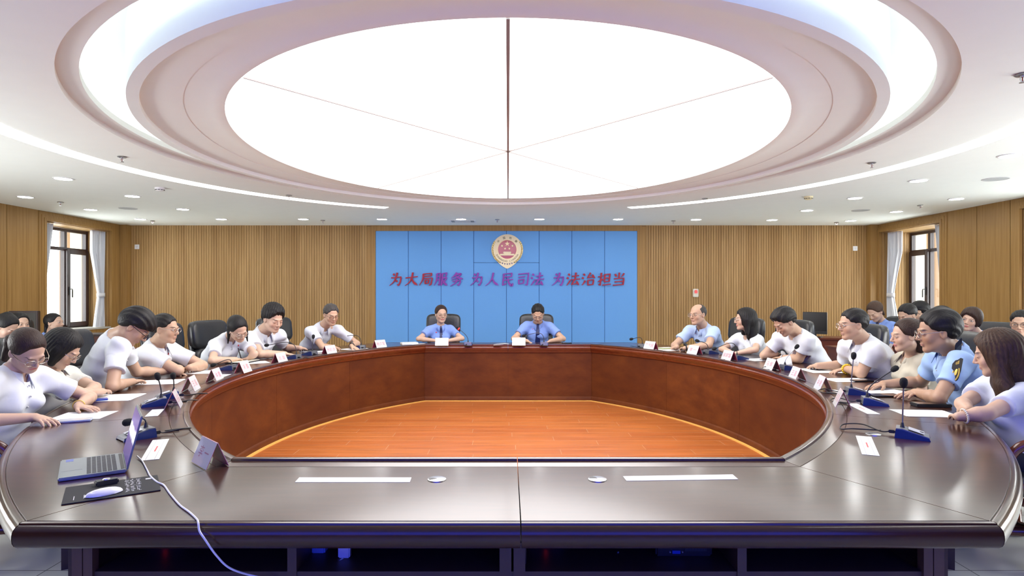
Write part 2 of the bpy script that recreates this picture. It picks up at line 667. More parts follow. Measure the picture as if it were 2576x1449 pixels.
# sprinklers
sprk = [(307, 394, 'nearest on the left, between the two light rings'), (152, 508, 'by the left wall'), (727, 491, 'beside the left curved light line'), (384, 555, 'in the left rear corner'),
        (812, 554, 'rear row, left of the blue panel'), (1251, 552, 'rear row, above the emblem'), (1694, 555, 'rear row, right of the blue panel'), (2104, 559, 'in the right rear corner'),
        (1773, 499, 'beside the end of the right curved light line'), (2193, 409, 'on the right, between the two light rings'), (2315, 516, 'above the right window'), (2572, 186, 'cut by the right edge of the view')]
s0 = None
for px, py, d in sprk:
    p = ceil_at(px, py)
    lab = 'metal fire sprinkler head on the ceiling, ' + d
    if s0 is None:
        s0 = empty('fire_sprinkler', p, label=lab, cat='sprinkler', group='ceiling sprinklers')
        MB().lathe([(0.036, 0), (0.04, -0.006), (0.032, -0.012), (0.012, -0.014), (0.012, -0.018)], 20).build('escutcheon', M_steel, s0, 40)
        b = MB()
        for sx in (-1, 1):
            b.tube([(sx * 0.009, 0, -0.014), (sx * 0.014, 0, -0.03), (sx * 0.006, 0, -0.046)], 0.0028, 6)
        b.cyl((0, 0), 0.016, -0.050, -0.047, 16)
        b.build('frame', M_steel, s0, 40)
        MB().cyl((0, 0), 0.0028, -0.044, -0.014, 8).build('glass_bulb', mat('red_bulb', (0.3, 0.02, 0.02), 0.2), s0, 40)
    else:
        copy_tree(s0, loc=p, label=lab)

# round ceiling speakers
M_grille = mat('grey_speaker_mesh', (0.48, 0.50, 0.50), 0.7, bump=0.3, bscale=500)
for i, (px, py, d) in enumerate([(2505, 450, 'largest, near the right edge of the view'), (2165, 529, 'small, above the right window'), (322, 524, 'on the left, among the downlights')]):
    e = empty('ceiling_speaker', ceil_at(px, py), label='flat round grey ceiling speaker, ' + d, cat='ceiling speaker', group='round ceiling speakers')
    MB().cyl((0, 0), 0.118, -0.004, 0, 36).build('grille', M_grille, e)
    MB().lathe([(0.118, 0), (0.118, -0.006), (0.124, -0.006), (0.126, 0)], 36).build('rim', mat('speaker_rim', (0.62, 0.63, 0.62), 0.6), e)

# smoke detectors
for (px, py, d, c) in [(402, 472, 'white smoke detector on the ceiling left, behind the curved light line', (0.80, 0.78, 0.76)), (2034, 494, 'yellowed square smoke detector on the ceiling right', (0.78, 0.70, 0.42))]:
    e = empty('smoke_detector', ceil_at(px, py), label=d, cat='smoke detector')
    m_ = mat('detector_%d' % px, c, 0.5)
    MB().lathe([(0.055, 0), (0.055, -0.012), (0.047, -0.036), (0.038, -0.042)], 28).build('housing', m_, e, 40)
    b = MB()
    for k in range(10):
        a = 2 * PI * k / 10
        b.box(0.0475, 0.052, -0.011, 0.011, -0.033, -0.026, Matrix.Rotation(a, 4, 'Z'))
    b.build('vent_slot', M_black, e)

# air vent
p0, p1 = ceil_at(1130, 553.5), ceil_at(1197, 559)
e = empty('air_vent', ((p0.x + p1.x) / 2, (p0.y + p1.y) / 2, ZC), label='long flat air vent in the ceiling above the blue panel', cat='air vent')
w, d = abs(p1.x - p0.x) / 2 + 0.01, 0.17
b = MB()
b.box(-w, w, -d, -d + 0.03, -0.008, 0).box(-w, w, d - 0.03, d, -0.008, 0).box(-w, -w + 0.03, -d + .03, d - .03, -0.008, 0).box(w - 0.03, w, -d + .03, d - .03, -0.008, 0)
b.build('frame', M_white, e)
b = MB()
for k in range(15):
    y = -d + 0.04 + k * (2 * d - 0.08) / 14
    b.box(-w + 0.09, w - 0.09, y - 0.006, y + 0.006, -0.007, -0.002)
b.build('louvre', mat('vent_white', (0.66, 0.68, 0.67), 0.5), e)
MB().box(-w + .03, -w + .09, -d + .03, d - .03, -0.005, 0).box(w - .09, w - .03, -d + .03, d - .03, -0.005, 0).box(-w + .09, w - .09, -d + .03, d - .03, -0.002, 0).build('backing', mat('vent_grey', (0.30, 0.31, 0.31), 0.6), e)

# ---- rear wall: slats left and right of the blue panel
BX0, BX1, BZ1 = -2.434, 2.376, 2.597


def slat_wall(x0, x1, z0, z1, y, pitch=0.046, gap=0.0065, depth=0.012):
    mb = MB()
    n = max(1, int(round((x1 - x0) / pitch)))
    p = (x1 - x0) / n
    for i in range(n):
        mb.box(x0 + i * p + gap / 2, x0 + (i + 1) * p - gap / 2, y, y + depth, z0, z1)
    return mb


rear = MB().box(XL - 1.2, XR + 1.2, YB + 0.012, YB + 0.3, 0, ZC)
struct(rear, 'wall_rear', M_slatback)
sl = slat_wall(-6.93, BX0 - 0.16, 0.0, ZC, YB)
sr = slat_wall(BX1 + 0.16, 6.59, 0.0, ZC, YB)
sl.v += []
n = len(sl.v)
sl.add(sr.v, sr.f)
struct(sl, 'wall_rear_slats', M_slat)
fr = MB()
for (a, b2) in ((BX0 - 0.16, BX0 - 0.085), (BX0 - 0.083, BX0), (BX1, BX1 + 0.083), (BX1 + 0.085, BX1 + 0.16)):
    inner = (a >= BX0 - 0.084 and b2 <= BX1 + 0.084)
    fr.box(a, b2, YB - (0.012 if inner else 0.004), YB + 0.014, 0, (BZ1 if inner else ZC - 0.02))
fr.box(BX0 - 0.083, BX1 + 0.083, YB - 0.012, YB + 0.014, BZ1, ZC - 0.012)
fr.box(BX0 - 0.16, BX1 + 0.16, YB - 0.004, YB + 0.014, ZC - 0.012, ZC)
struct(fr, 'trim_2', M_panel)
# blue padded panels: eight tall ones, the middle two split
struct(MB().box(BX0, BX1, YB + 0.004, YB + 0.012, 0, BZ1), 'wall_rear_blue_backing', M_blue_gap)
bp = MB()
step = (BX1 - BX0) / 8
for i in range(8):
    x0, x1 = BX0 + i * step + 0.003, BX0 + (i + 1) * step - 0.003
    if i in (3, 4):
        bp.box(x0, x1, YB - 0.010, YB + 0.004, 0.0, 2.009, bev=0.004)
        bp.box(x0, x1, YB - 0.010, YB + 0.004, 2.015, BZ1 - 0.002, bev=0.004)
    else:
        bp.box(x0, x1, YB - 0.010, YB + 0.004, 0.0, BZ1 - 0.002, bev=0.004)
struct(bp, 'wall_rear_blue', M_blue)

# corner posts
struct(MB().box(XL, -6.93, YB - 0.13, YB + 0.01, 0, ZC, bev=0.004), 'trim_3', M_panel)
struct(MB().box(6.59, XR, YB - 0.13, YB + 0.01, 0, ZC, bev=0.004), 'trim_4', M_panel)


# ---- side walls, each with deep window bays
def side_wall(name, X, s, bays, joints, zs=0.865, zt=2.555, depth=0.55):
    """s = +1 wall on the right (room on its -x side); bays: [(y0, y1)]."""
    mb = MB()
    t = 0.02

    def slab(y0, y1, z0, z1):
        mb.box(X, X + s * t, y0, y1, z0, z1)
    ys = sorted(bays)
    cur = YF
    for (y0, y1) in ys:
        yy = sorted([cur] + [j for j in joints if cur < j < y0] + [y0])
        for a, b in zip(yy[:-1], yy[1:]):
            slab(a + 0.005, b - 0.005, 0, ZC)
        slab(y0 - 0.005, y1 + 0.005, 0, zs - 0.03)
        slab(y0 - 0.005, y1 + 0.005, zt, ZC)
        cur = y1
    slab(cur + 0.0, YB, 0, ZC)
    struct(mb, name, M_panel)
    # wall mass behind, jambs and bay ceilings
    jb = MB()
    cur = YF - 0.2
    for (y0, y1) in ys:
        jb.box(X + s * (t + 0.001), X + s * depth, cur, y0, 0, ZC)
        jb.box(X + s * (t + 0.001), X + s * depth, y0, y1, 0, zs - 0.03)
        jb.box(X + s * (t + 0.001), X + s * depth, y0, y1, zt, ZC)
        cur = y1
    jb.box(X + s * (t + 0.001), X + s * depth, cur, YB + 0.3, 0, ZC)
    struct(jb, name + '_core', M_joint)
    ob = MB()
    cur = YF - 0.2
    for (y0, y1) in ys:
        ob.box(X + s * (depth + 0.005), X + s * (depth + 0.21), cur, y0, -0.1, ZC + 0.3)
        ob.box(X + s * (depth + 0.005), X + s * (depth + 0.21), y0, y1, -0.1, zs - 0.03)
        ob.box(X + s * (depth + 0.005), X + s * (depth + 0.21), y0, y1, zt, ZC + 0.3)
        cur = y1
    ob.box(X + s * (depth + 0.005), X + s * (depth + 0.21), cur, YB + 0.3, -0.1, ZC + 0.3)
    struct(ob, name + '_outside', mat('beige_masonry', (0.50, 0.46, 0.36), 0.85, bump=0.2, bscale=30))
    jl = MB()
    for (y0, y1) in ys:
        jl.box(X + s * 0.022, X + s * depth, y0, y0 + 0.010, zs, zt)
        # far jamb of slats
        n = 12
        for k in range(n):
            a = 0.022 + (depth - 0.022) * k / n
            b = 0.022 + (depth - 0.022) * (k + 1) / n - 0.006
            jl.box(X + s * a, X + s * b, y1 - 0.016, y1 - 0.003, zs, zt)
        jl.box(X + s * 0.022, X + s * (depth), y0, y1, zt - 0.008, zt)
    struct(jl, name + '_reveal', M_slat)
    # raised frame round each bay
    k = 0
    tr = MB()
    for (y0, y1) in ys:
        w = 0.13
        y1w = min(y1 + w, YB - 0.135)
        for o_, dd in ((0.0, 0.028), (0.045, 0.018), (0.09, 0.010)):
            tr.box(X, X - s * dd, y0 - 0.13 + (0.13 - o_) * 0 - o_ - 0.045 + 0.13, y0 - o_ + 0.0, 0 if False else 0.0, zt + o_ + 0.045)
            tr.box(X, X - s * dd, y1 + o_, min(y1 + o_ + 0.045, YB - 0.132), 0.0, zt + o_ + 0.045)
            tr.box(X, X - s * dd, y0 - o_ - 0.0, y1 + o_, zt + o_, min(zt + o_ + 0.043, ZC))
    struct(tr, {'wall_left': 'trim_5', 'wall_right': 'trim_6'}[name], M_panel)
    sill = MB()
    for (y0, y1) in ys:
        sill.box(X - s * 0.02, X + s * depth, y0 + 0.001, y1 - 0.001, zs - 0.03, zs, bev=0.004)
    struct(sill, {'wall_left': 'trim_7', 'wall_right': 'trim_8'}[name], mat('stone_sill', (0.5, 0.5, 0.46), 0.35))


def window(idx, X, s, y0, y1, mull, zs, zt, open_far=True):
    """Frame in the plane x = X; transom at 2.19; mullion at y = mull."""
    zt_, tr = zt - 0.01, 2.19
    e = empty('window_%d' % idx, (X, (y0 + y1) / 2, zs))
    e['kind'] = 'structure'
    b = MB()
    d0, d1 = X - s * 0.035, X + s * 0.035
    b.box(d0, d1, y0 + 0.012, y0 + 0.06, zs, zt_).box(d0, d1, y1 - 0.065, y1 - 0.017, zs, zt_)
    b.box(d0, d1, y0 + .06, y1 - .065, zs, zs + 0.05).box(d0, d1, y0 + .06, y1 - .065, zt_ - 0.05, zt_)
    b.box(d0, d1, mull - 0.03, mull + 0.03, zs + .05, zt_ - .05)
    b.box(d0, d1, y0 + .06, mull - .03, tr - 0.025, tr + 0.03).box(d0, d1, mull + .03, y1 - .065, tr - 0.025, tr + 0.03)
    fo = b.build('window_frame', M_winframe, loc=(X, (y0 + y1) / 2, zs)); fo.parent = e; fo.location = (0, 0, 0)
    g = MB()
    g.box(X - 0.004, X + 0.004, y0 + .06, mull - .03, zs + .05, tr - .025)
    g.box(X - 0.004, X + 0.004, y0 + .06, mull - .03, tr + .03, zt_ - .05)
    g.box(X - 0.004, X + 0.004, mull + .03, y1 - .065, tr + .03, zt_ - .05)
    go = g.build('pane', M_glass, loc=(X, (y0 + y1) / 2, zs)); go.parent = e; go.location = (0, 0, 0)
    # casement sash
    c = MB()
    cx0, cx1 = X - s * 0.075, X - s * 0.036
    a0, a1, z0, z1 = mull - 0.012, y1 - 0.045, zs + 0.02, tr + 0.0
    w = 0.075
    c.box(cx0, cx1, a0, a0 + w, z0, z1, bev=.004).box(cx0, cx1, a1 - w, a1, z0, z1, bev=.004).box(cx0, cx1, a0 + w, a1 - w, z0, z0 + w, bev=.004).box(cx0, cx1, a0 + w, a1 - w, z1 - w, z1, bev=.004)
    co = c.build('casement', M_winframe, loc=(X, (y0 + y1) / 2, zs)); co.parent = e; co.location = (0, 0, 0)
    g = MB().box(X - s * 0.060, X - s * 0.052, a0 + w, a1 - w, z0 + w, z1 - w)
    go = g.build('pane', M_glass, loc=(X, (y0 + y1) / 2, zs)); go.parent = e; go.location = (0, 0, 0)
    h = MB()
    hx = X - s * 0.078
    h.box(hx - s * 0.014, hx, a0 + 0.022, a0 + 0.05, 1.42, 1.56, bev=.004)
    h.tube([(hx - s * 0.014, a0 + .036, 1.52), (hx - s * 0.05, a0 + .036, 1.52), (hx - s * .055, a0 + .036, 1.50), (hx - s * .055, a0 + .036, 1.38)], 0.009, 8)
    ho = h.build('window_handle', M_black, loc=(X, (y0 + y1) / 2, zs)); ho.parent = e; ho.location = (0, 0, 0)


side_wall('wall_left', XL, -1, [(9.40, 10.93)], [8.68, 9.27, 8.09, 7.3, 6.5, 5.7, 4.9, 4.1, 3.3, 2.5, 1.7, 0.9, 0.1, -.7, -1.5], depth=0.50)
side_wall('wall_right', XR, 1, [(6.56, 8.09), (9.59, 11.15)], [8.27, 8.86, 9.46, 5.8, 5.0, 4.2, 3.4, 2.6, 1.8, 1.0, 0.2, -.6, -1.4], depth=0.62)
window(1, XL - 0.42, -1, 9.41, 10.93, 10.37, 0.865, 2.547)
window(2, XR + 0.56, 1, 9.60, 11.15, 10.63, 0.865, 2.547)
window(3, XR + 0.56, 1, 6.57, 8.09, 7.55, 0.865, 2.547)
struct(MB().box(XR - 0.006, XR, 8.28, 9.45, 1.005, 1.035), 'trim_9', M_joint)
struct(MB().box(XL - 1.2, XR + 1.2, YF - 0.2, YF, 0, ZC), 'wall_back', M_panel)

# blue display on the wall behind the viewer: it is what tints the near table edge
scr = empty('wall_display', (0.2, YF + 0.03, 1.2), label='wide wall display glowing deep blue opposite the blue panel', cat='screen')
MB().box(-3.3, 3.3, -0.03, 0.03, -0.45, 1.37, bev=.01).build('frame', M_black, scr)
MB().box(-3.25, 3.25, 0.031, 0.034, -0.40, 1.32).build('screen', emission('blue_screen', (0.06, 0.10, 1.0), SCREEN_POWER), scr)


# ---- curtains
def curtain(X, s, yc, w, taper_side, tie, label):
    """Pleated hanging cloth along y; taper_side -1/+1: edge (in y) it is gathered to."""
    zt, zb = 2.54, 0.80
    mb = MB()
    nz, ny = 40, 48
    vs = []
    for i in range(nz + 1):
        t = i / nz
        z = zt + (zb - zt) * t
        if tie:
            q = abs(z - 1.42)
            k = 0.42 + 0.58 * min(1, (q / 0.75)) ** 1.1
            if z < 1.42:
                k = 0.42 + 0.42 * min(1, q / 0.6)
        else:
            k = max(0.25, 1 - 0.9 * t)
        for j in range(ny + 1):
            u = j / ny
            y = yc + taper_side * (w / 2) - taper_side * w * k * (1 - u) if True else 0
            ph = 2 * PI * 6.5 * u
            x = X + 0.030 * math.sin(ph) * (0.5 + 0.5 * k) + 0.010 * math.sin(2.3 * ph + 3 * t)
            vs.append(Vector((x, y, z)))
    fs = []
    for i in range(nz):
        for j in range(ny):
            a = i * (ny + 1) + j
            fs.append((a, a + 1, a + ny + 2, a + ny + 1))
    mb.add(vs, fs)
    e = empty('curtain', (X, yc, zb), label=label, cat='curtain', group='pale grey window curtains')
    o = mb.build('cloth', M_curtain, loc=(X, yc, zb), smooth=60)
    o.parent = e; o.location = (0, 0, 0)
    md = o.modifiers.new('thick', 'SOLIDIFY'); md.thickness = 0.004
    if tie:
        b = MB()
        y_a = yc + taper_side * (w / 2)
        y_b = y_a - taper_side * w * 0.44
        ym, hw = (y_a + y_b) / 2, abs(y_a - y_b) / 2 + 0.012
        ring_ = []
        for zz in (1.385, 1.455):
            ring_.append([Vector((X + 0.05 * math.cos(2 * PI * k / 24), ym + hw * math.sin(2 * PI * k / 24), zz)) for k in range(24)])
        b2 = loft(ring_)
        o = b2.build('tieback', M_curtain, loc=(X, yc, zb), smooth=60)
        o.parent = e; o.location = (0, 0, 0)
        md = o.modifiers.new('thick', 'SOLIDIFY'); md.thickness = 0.005


curtain(XL - 0.10, -1, 10.74, 0.34, 1, True, 'tied pale grey curtain at the far side of the left window')
curtain(XL - 0.12, -1, 9.55, 0.28, -1, False, 'pale grey curtain drawn aside at the near side of the left window')
curtain(XR + 0.12, 1, 10.94, 0.38, 1, True, 'tied pale grey curtain at the far side of the right window')
curtain(XR + 0.12, 1, 9.75, 0.28, -1, False, 'pale grey curtain drawn aside at the near side of the right window')
curtain(XR + 0.10, 1, 7.92, 0.30, 1, True, 'pale grey curtain cut by the right edge of the view')

# small things on the rear wall
for (px, py, d) in [(345, 621, 'small square white wall plate on the slats near the left corner'), (2151, 625, 'small square white wall plate on the slats near the right corner')]:
    p = at(px, py, YB)
    e = empty('wall_plate', (p.x, YB - 0.001, p.z), label=d, cat='wall plate')
    MB().box(-0.043, 0.043, -0.010, 0.001, -0.043, 0.043, bev=0.004).build('cover', M_white, e)
    b = MB()
    for q in ((-0.01, 0.008), (0.01, 0.008), (0.0, -0.01)):
        b.box(q[0] - 0.003, q[0] + 0.003, -0.0115, -0.0095, q[1] - 0.006, q[1] + 0.006)
    b.build('socket', mat('plate_grey', (0.4, 0.4, 0.4), 0.5), e)
p = at(1749, 737, YB)
e = empty('fire_alarm', (p.x, YB - 0.001, p.z), label='cream fire alarm box with red lamp on the slatted wall', cat='fire alarm')
MB().box(-0.05, 0.05, -0.04, 0.0, -0.075, 0.075, bev=0.008).build('housing', mat('cream_plastic', (0.72, 0.70, 0.58), 0.45), e)
b = MB()
poly = [(-0.024, -0.005), (0.024, -0.005), (0.024, 0.03)] + [(0.024 * math.cos(a), 0.03 + 0.026 * math.sin(a)) for a in [PI * k / 10 for k in range(1, 10)]] + [(-0.024, 0.03)]
b.prism(poly, 0, 0.015, Matrix.Translation((0, -0.04, 0.0)) @ Matrix.Rotation(PI / 2, 4, 'X'))
b.build('lamp', mat('alarm_red', (0.7, 0.02, 0.02), 0.25, emit=(0.9, 0.03, 0.02), es=0.3), e)

# ---- slogan and emblem
slog = empty('wall_slogan', (0, YB - 0.012, 1.71), label='raised brush-style slogan letters in red, some with painted purple reflection, across the blue panel', cat='wall lettering')
M_red = mat('crimson_letter', (0.36, 0.008, 0.02), 0.4)
M_red_refl = mat('purple_reflection_letter', (0.24, 0.035, 0.34), 0.4)  # blue reflection on the red letters, put into the base colour
H, P_, N_, D_ = 'H', 'P', 'N', 'D'      # stroke kinds: plain bar, tapering left fall, swelling right fall, dot
GLYPH = {
    '为': [(D_, (26, 90), (37, 78)), (P_, (54, 97), (48, 62), (34, 30), (6, 4)), (H, (14, 60), (84, 66), (82, 30), (72, 3), (60, 13)), (D_, (50, 42), (60, 30))],
    '大': [(H, (6, 60), (92, 68)), (P_, (54, 99), (50, 62), (36, 28), (6, 3)), (N_, (50, 60), (66, 28), (97, 4))],
    '局': [(H, (26, 88), (84, 92), (82, 72)), (H, (28, 71), (82, 74)), (P_, (26, 90), (24, 48), (4, 6)), (H, (34, 54), (92, 58), (86, 10), (72, 4)),
          (H, (42, 42), (45, 16)), (H, (42, 42), (68, 44), (65, 18)), (H, (45, 18), (65, 20))],
    '服': [(P_, (18, 92), (18, 42), (4, 4)), (H, (18, 91), (42, 94), (40, 6), (30, 12)), (H, (20, 68), (40, 70)), (H, (20, 44), (40, 46)),
          (H, (56, 91), (86, 95), (84, 76), (73, 72)), (H, (56, 91), (56, 4)), (P_, (58, 57), (88, 60), (72, 28), (50, 5)), (N_, (60, 50), (78, 20), (99, 3))],
    '务': [(P_, (46, 99), (32, 76), (10, 58)), (P_, (38, 84), (78, 88), (50, 62), (12, 46)), (N_, (38, 76), (62, 60), (97, 50)), (H, (22, 35), (80, 40), (70, 4), (56, 11)),
          (P_, (54, 52), (46, 24), (8, 0))],
    '人': [(P_, (52, 97), (46, 58), (30, 26), (3, 3)), (N_, (46, 62), (66, 26), (98, 4))],
    '民': [(H, (22, 88), (80, 93), (78, 68)), (H, (22, 66), (78, 69)), (H, (22, 90), (22, 6), (46, 20)), (H, (24, 42), (92, 48)), (N_, (52, 66), (62, 26), (86, 2), (93, 22))],
    '司': [(H, (14, 87), (88, 93), (86, 6), (70, 12)), (H, (18, 65), (66, 69)), (H, (22, 46), (26, 14)), (H, (22, 46), (60, 49), (56, 18)), (H, (26, 17), (56, 20))],
    '法': [(D_, (10, 90), (23, 78)), (D_, (3, 64), (16, 54)), (P_, (28, 40), (18, 22), (6, 6)), (H, (38, 71), (88, 76)), (H, (64, 98), (63, 46)), (H, (30, 45), (98, 51)),
          (H, (60, 46), (40, 12), (84, 18)), (D_, (74, 34), (92, 6))],
    '治': [(D_, (10, 90), (23, 78)), (D_, (3, 64), (16, 54)), (P_, (28, 40), (18, 22), (6, 6)), (H, (62, 96), (42, 60), (86, 66)), (D_, (74, 82), (93, 56)),
          (H, (46, 42), (50, 6)), (H, (46, 42), (88, 45), (84, 8)), (H, (50, 8), (84, 11))],
    '担': [(H, (3, 68), (38, 74)), (H, (24, 97), (24, 5), (11, 15)), (P_, (40, 50), (20, 40), (3, 32)), (H, (50, 84), (51, 30)), (H, (50, 83), (86, 87), (85, 30)), (H, (50, 57), (85, 60)),
          (H, (50, 31), (85, 34)), (H, (40, 7), (99, 13))],
    '当': [(H, (50, 98), (50, 60)), (D_, (20, 88), (33, 70)), (P_, (84, 92), (78, 80), (66, 68)), (H, (16, 54), (86, 58), (84, 6)), (H, (22, 31), (84, 34)), (H, (12, 7), (86, 11))],
}
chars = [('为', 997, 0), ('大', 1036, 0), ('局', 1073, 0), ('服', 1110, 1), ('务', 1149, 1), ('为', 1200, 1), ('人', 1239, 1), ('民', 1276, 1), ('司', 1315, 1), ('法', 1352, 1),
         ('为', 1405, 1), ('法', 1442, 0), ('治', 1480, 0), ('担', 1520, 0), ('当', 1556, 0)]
for ch, px, pu in chars:
    x0 = (px - CX) / F * YB
    SZ = 0.252
    mb = MB()
    for st in GLYPH[ch]:
        kind, pts = st[0], [Vector((p[0], p[1], 0)) for p in st[1:]]
        if kind in (P_, N_) and len(pts) > 2:
            path = spline(pts, 5)
        else:
            path = []
            for a_, b_ in zip(pts[:-1], pts[1:]):
                path += [a_.lerp(b_, k / 4) for k in range(4)]
            path.append(pts[-1])
        n_ = len(path)
        left, right = [], []
        for k, q in enumerate(path):
            t = k / (n_ - 1)
            d_ = (path[min(k + 1, n_ - 1)] - path[max(k - 1, 0)]).normalized()
            nn = Vector((-d_.y, d_.x, 0))
            horiz = abs(d_.x) > abs(d_.y)
            if kind == H:
                w_ = (3.6 if horiz else 5.2) * (1.25 if t in (0.0,) else 1.0) * (1.0 - 0.45 * max(0, (t - 0.85) / 0.15) * (1 if len(pts) > 3 else 0))
            elif kind == P_:
                w_ = 5.6 * (1 - t) ** 0.6 + 1.0
            elif kind == N_:
                w_ = 2.4 + 5.0 * math.sin(PI * min(1, t * 1.12) * 0.62) if t < 0.9 else 2.2
            else:
                w_ = 2.6 + 4.0 * math.sin(PI * (0.2 + 0.7 * t))
            left.append(q + nn * w_); right.append(q - nn * w_)
        vs, fs = [], []
        si = GLYPH[ch].index(st)
        for z in (0.0003 * si, 0.020 + 0.0009 * si):
            for q in left + right:
                xx = (q.x - 50) / 100 * SZ * 1.02 + (q.y - 50) / 100 * SZ * 0.10
                zz = (q.y - 50) / 100 * SZ + (q.x - 50) / 100 * SZ * 0.03
                vs.append(Vector((x0 + xx, -z, zz)))
        N2 = 2 * n_
        for k in range(n_ - 1):
            fs.append((N2 + k, N2 + k + 1, N2 + n_ + k + 1, N2 + n_ + k))
            fs.append((k, n_ + k, n_ + k + 1, k + 1))
            fs.append((k, k + 1, N2 + k + 1, N2 + k))
            fs.append((n_ + k, N2 + n_ + k, N2 + n_ + k + 1, n_ + k + 1))
        fs.append((0, N2, N2 + n_, n_)); fs.append((n_ - 1, n_ + n_ - 1, N2 + n_ + n_ - 1, N2 + n_ - 1))
        mb.add(vs, fs)
    o = mb.build('character', M_red_refl if pu else M_red, slog)
    o['label'] = 'red character with painted purple reflection' if pu else 'dark red character'

ep = at(1276, 628, YB)
emb = empty('wall_emblem', (ep.x, YB - 0.012, ep.z), label='round golden emblem with red centre, stars and wheat border', cat='emblem')
M_gold = mat('polished_gold', (0.78, 0.60, 0.26), 0.3, 0.75)
M_gold2 = mat('pale_gold', (0.80, 0.68, 0.38), 0.4, 0.5)
M_ered = mat('emblem_red', (0.46, 0.035, 0.06), 0.25, coat=0.6)
M_navy = mat('emblem_navy', (0.01, 0.02, 0.20), 0.4)
RX = Matrix.Rotation(PI / 2, 4, 'X')
S = 0.292 / 0.52      # emblem units: half width 0.52
ol = []
for k in range(90):
    a = 2 * PI * k / 90
    r = 0.50
    x, z = r * math.cos(a), r * math.sin(a)
    if z < -0.25:
        z = z * 1.0 - 0.06 * (1 - abs(x) / 0.44) if abs(x) < 0.44 else z
    if z < 0:
        z *= 1 + 0.12 * max(0, 1 - abs(x) / 0.32)
    if -0.35 < z < 0.27:
        x *= 1.04
    ol.append((x * S, z * S))
MB().prism(ol, 0, 0.012, RX).build('shield_plate', M_gold2, emb)
# disc face ring
def ringm(r0, r1, z0, z1, n=64):
    pts, fs = [], []
    for k in range(n):
        a = 2 * PI * k / n
        for r, z in ((r0, z0), (r1, z0), (r1, z1), (r0, z1)):
            pts.append(RX @ Vector((r * S * math.cos(a), r * S * math.sin(a), z)))
    for k in range(n):
        j = (k + 1) % n
        for q in range(4):
            w_ = (q + 1) % 4
            fs.append((k * 4 + q, j * 4 + q, j * 4 + w_, k * 4 + w_))
    m_ = MB(); m_.add(pts, fs); return m_
ringm(0.315, 0.455, 0.012, 0.026).build('ring', M_gold2, emb, 30)
ringm(0.302, 0.322, 0.012, 0.030).build('inner_rim', M_gold, emb, 30)
MB().cyl((0, 0), 0.31 * S, 0.012, 0.016, 48, M=RX).build('enamel_disc', M_ered, emb)
for side in (-1, 1):
    b = MB()
    for k in range(11):
        a = math.radians(28 - k * 8.6)
        c = Vector((side * 0.475 * S * math.cos(a), 0.475 * S * math.sin(a), 0.018))
        M_ = RX @ Matrix.Translation(c) @ Matrix.Rotation(side * (a + 0.9), 4, 'Z')
        b.ball((0, 0, 0), 0.02, 10, (1.5, 0.8, 0.6), M_)
    b.build('wheat_border', M_gold, emb, 60)


def star(cx, cz, r, d):
    pts = []
    for k in range(10):
        a = PI / 2 + k * PI / 5
        rr_ = r if k % 2 == 0 else r * 0.4
        pts.append(((cx + rr_ * math.cos(a)) * S, (cz + rr_ * math.sin(a)) * S))
    return MB().prism(pts, 0.016, 0.016 + d, RX)


for (x, z, r) in ((0.0, 0.19, 0.09), (-0.17, 0.12, 0.042), (0.17, 0.12, 0.042), (-0.07, 0.03, 0.042), (0.07, 0.03, 0.042)):
    star(x, z, r, 0.006).build('star', M_gold, emb)
b = MB()
b.box(-0.12 * S, 0.12 * S, -0.026, -0.016, -0.14 * S, -0.07 * S).box(-0.135 * S, 0.135 * S, -0.028, -0.016, -0.10 * S, -0.085 * S)
b.box(-0.235 * S, 0.235 * S, -0.026, -0.016, -0.195 * S, -0.14 * S).box(-0.10 * S, 0.10 * S, -0.028, -0.016, -0.195 * S, -0.13 * S)
b.build('gate_relief', M_gold2, emb)
b = MB()
for k in range(9):
    a = -PI / 2 + math.radians((k - 4) * 9.5)
    M_ = RX @ Matrix.Rotation(a + PI / 2, 4, 'Z') @ Matrix.Translation((0, -0.475 * S, 0.013))
    b.box(-0.012 * S, 0.012 * S, -0.022 * S, 0.022 * S, 0, 0.005, M_)
b.build('cog_teeth', M_navy, emb)
M_ink = mat('dark_engraving', (0.06, 0.05, 0.02), 0.6)
for k, ch in enumerate('中国检察'):
    a = math.radians(137 - k * 31.5)
    M_ = RX @ Matrix.Translation((0.385 * S * math.cos(a), 0.385 * S * math.sin(a), 0.0275)) @ Matrix.Rotation(a - PI / 2, 4, 'Z')
    text_obj('letter', ch, 0.085 * S, M_ink, M_, emb, offset=0.0004)
for k, ch in enumerate('ZHONGGUO JIANCHA'):
    if ch == ' ':
        continue
    a = math.radians(208 + k * 8.3)
    M_ = RX @ Matrix.Translation((0.385 * S * math.cos(a), 0.385 * S * math.sin(a), 0.0275)) @ Matrix.Rotation(a + PI / 2, 4, 'Z')
    text_obj('letter', ch, 0.075 * S, M_ink, M_, emb, offset=0.0002)
# ================================================================ THE TABLE
ZT = 0.755
ARC_X, ARC_Y, R_IN, R_OUT = 1.82, 5.38, 4.085, 4.84
YI_F, YI_B, YO_F, YO_B = 2.53, 8.235, 1.817, 8.70
JOINTS = [-27.5, -9.5, 9.0, 27.0]


def bnd(inner, d):
    """Radius and front/back lines of the ring edge moved by d into the wood."""
    if inner:
        return R_IN + d, YI_F - d, YI_B + d
    return R_OUT - d, YO_F + d, YO_B - d


def arc_pt(inner, d, side, k, t):
    """Point at fraction t of side section k (0..4), side -1 left, +1 right."""
    R, yf, yb = bnd(inner, d)
    th = [math.asin((yf - ARC_Y) / R)] + [math.radians(a) for a in JOINTS] + [math.asin((yb - ARC_Y) / R)]
    a = th[k] + (th[k + 1] - th[k]) * t
    return side * (-ARC_X + R * math.cos(a)), ARC_Y + R * math.sin(a)


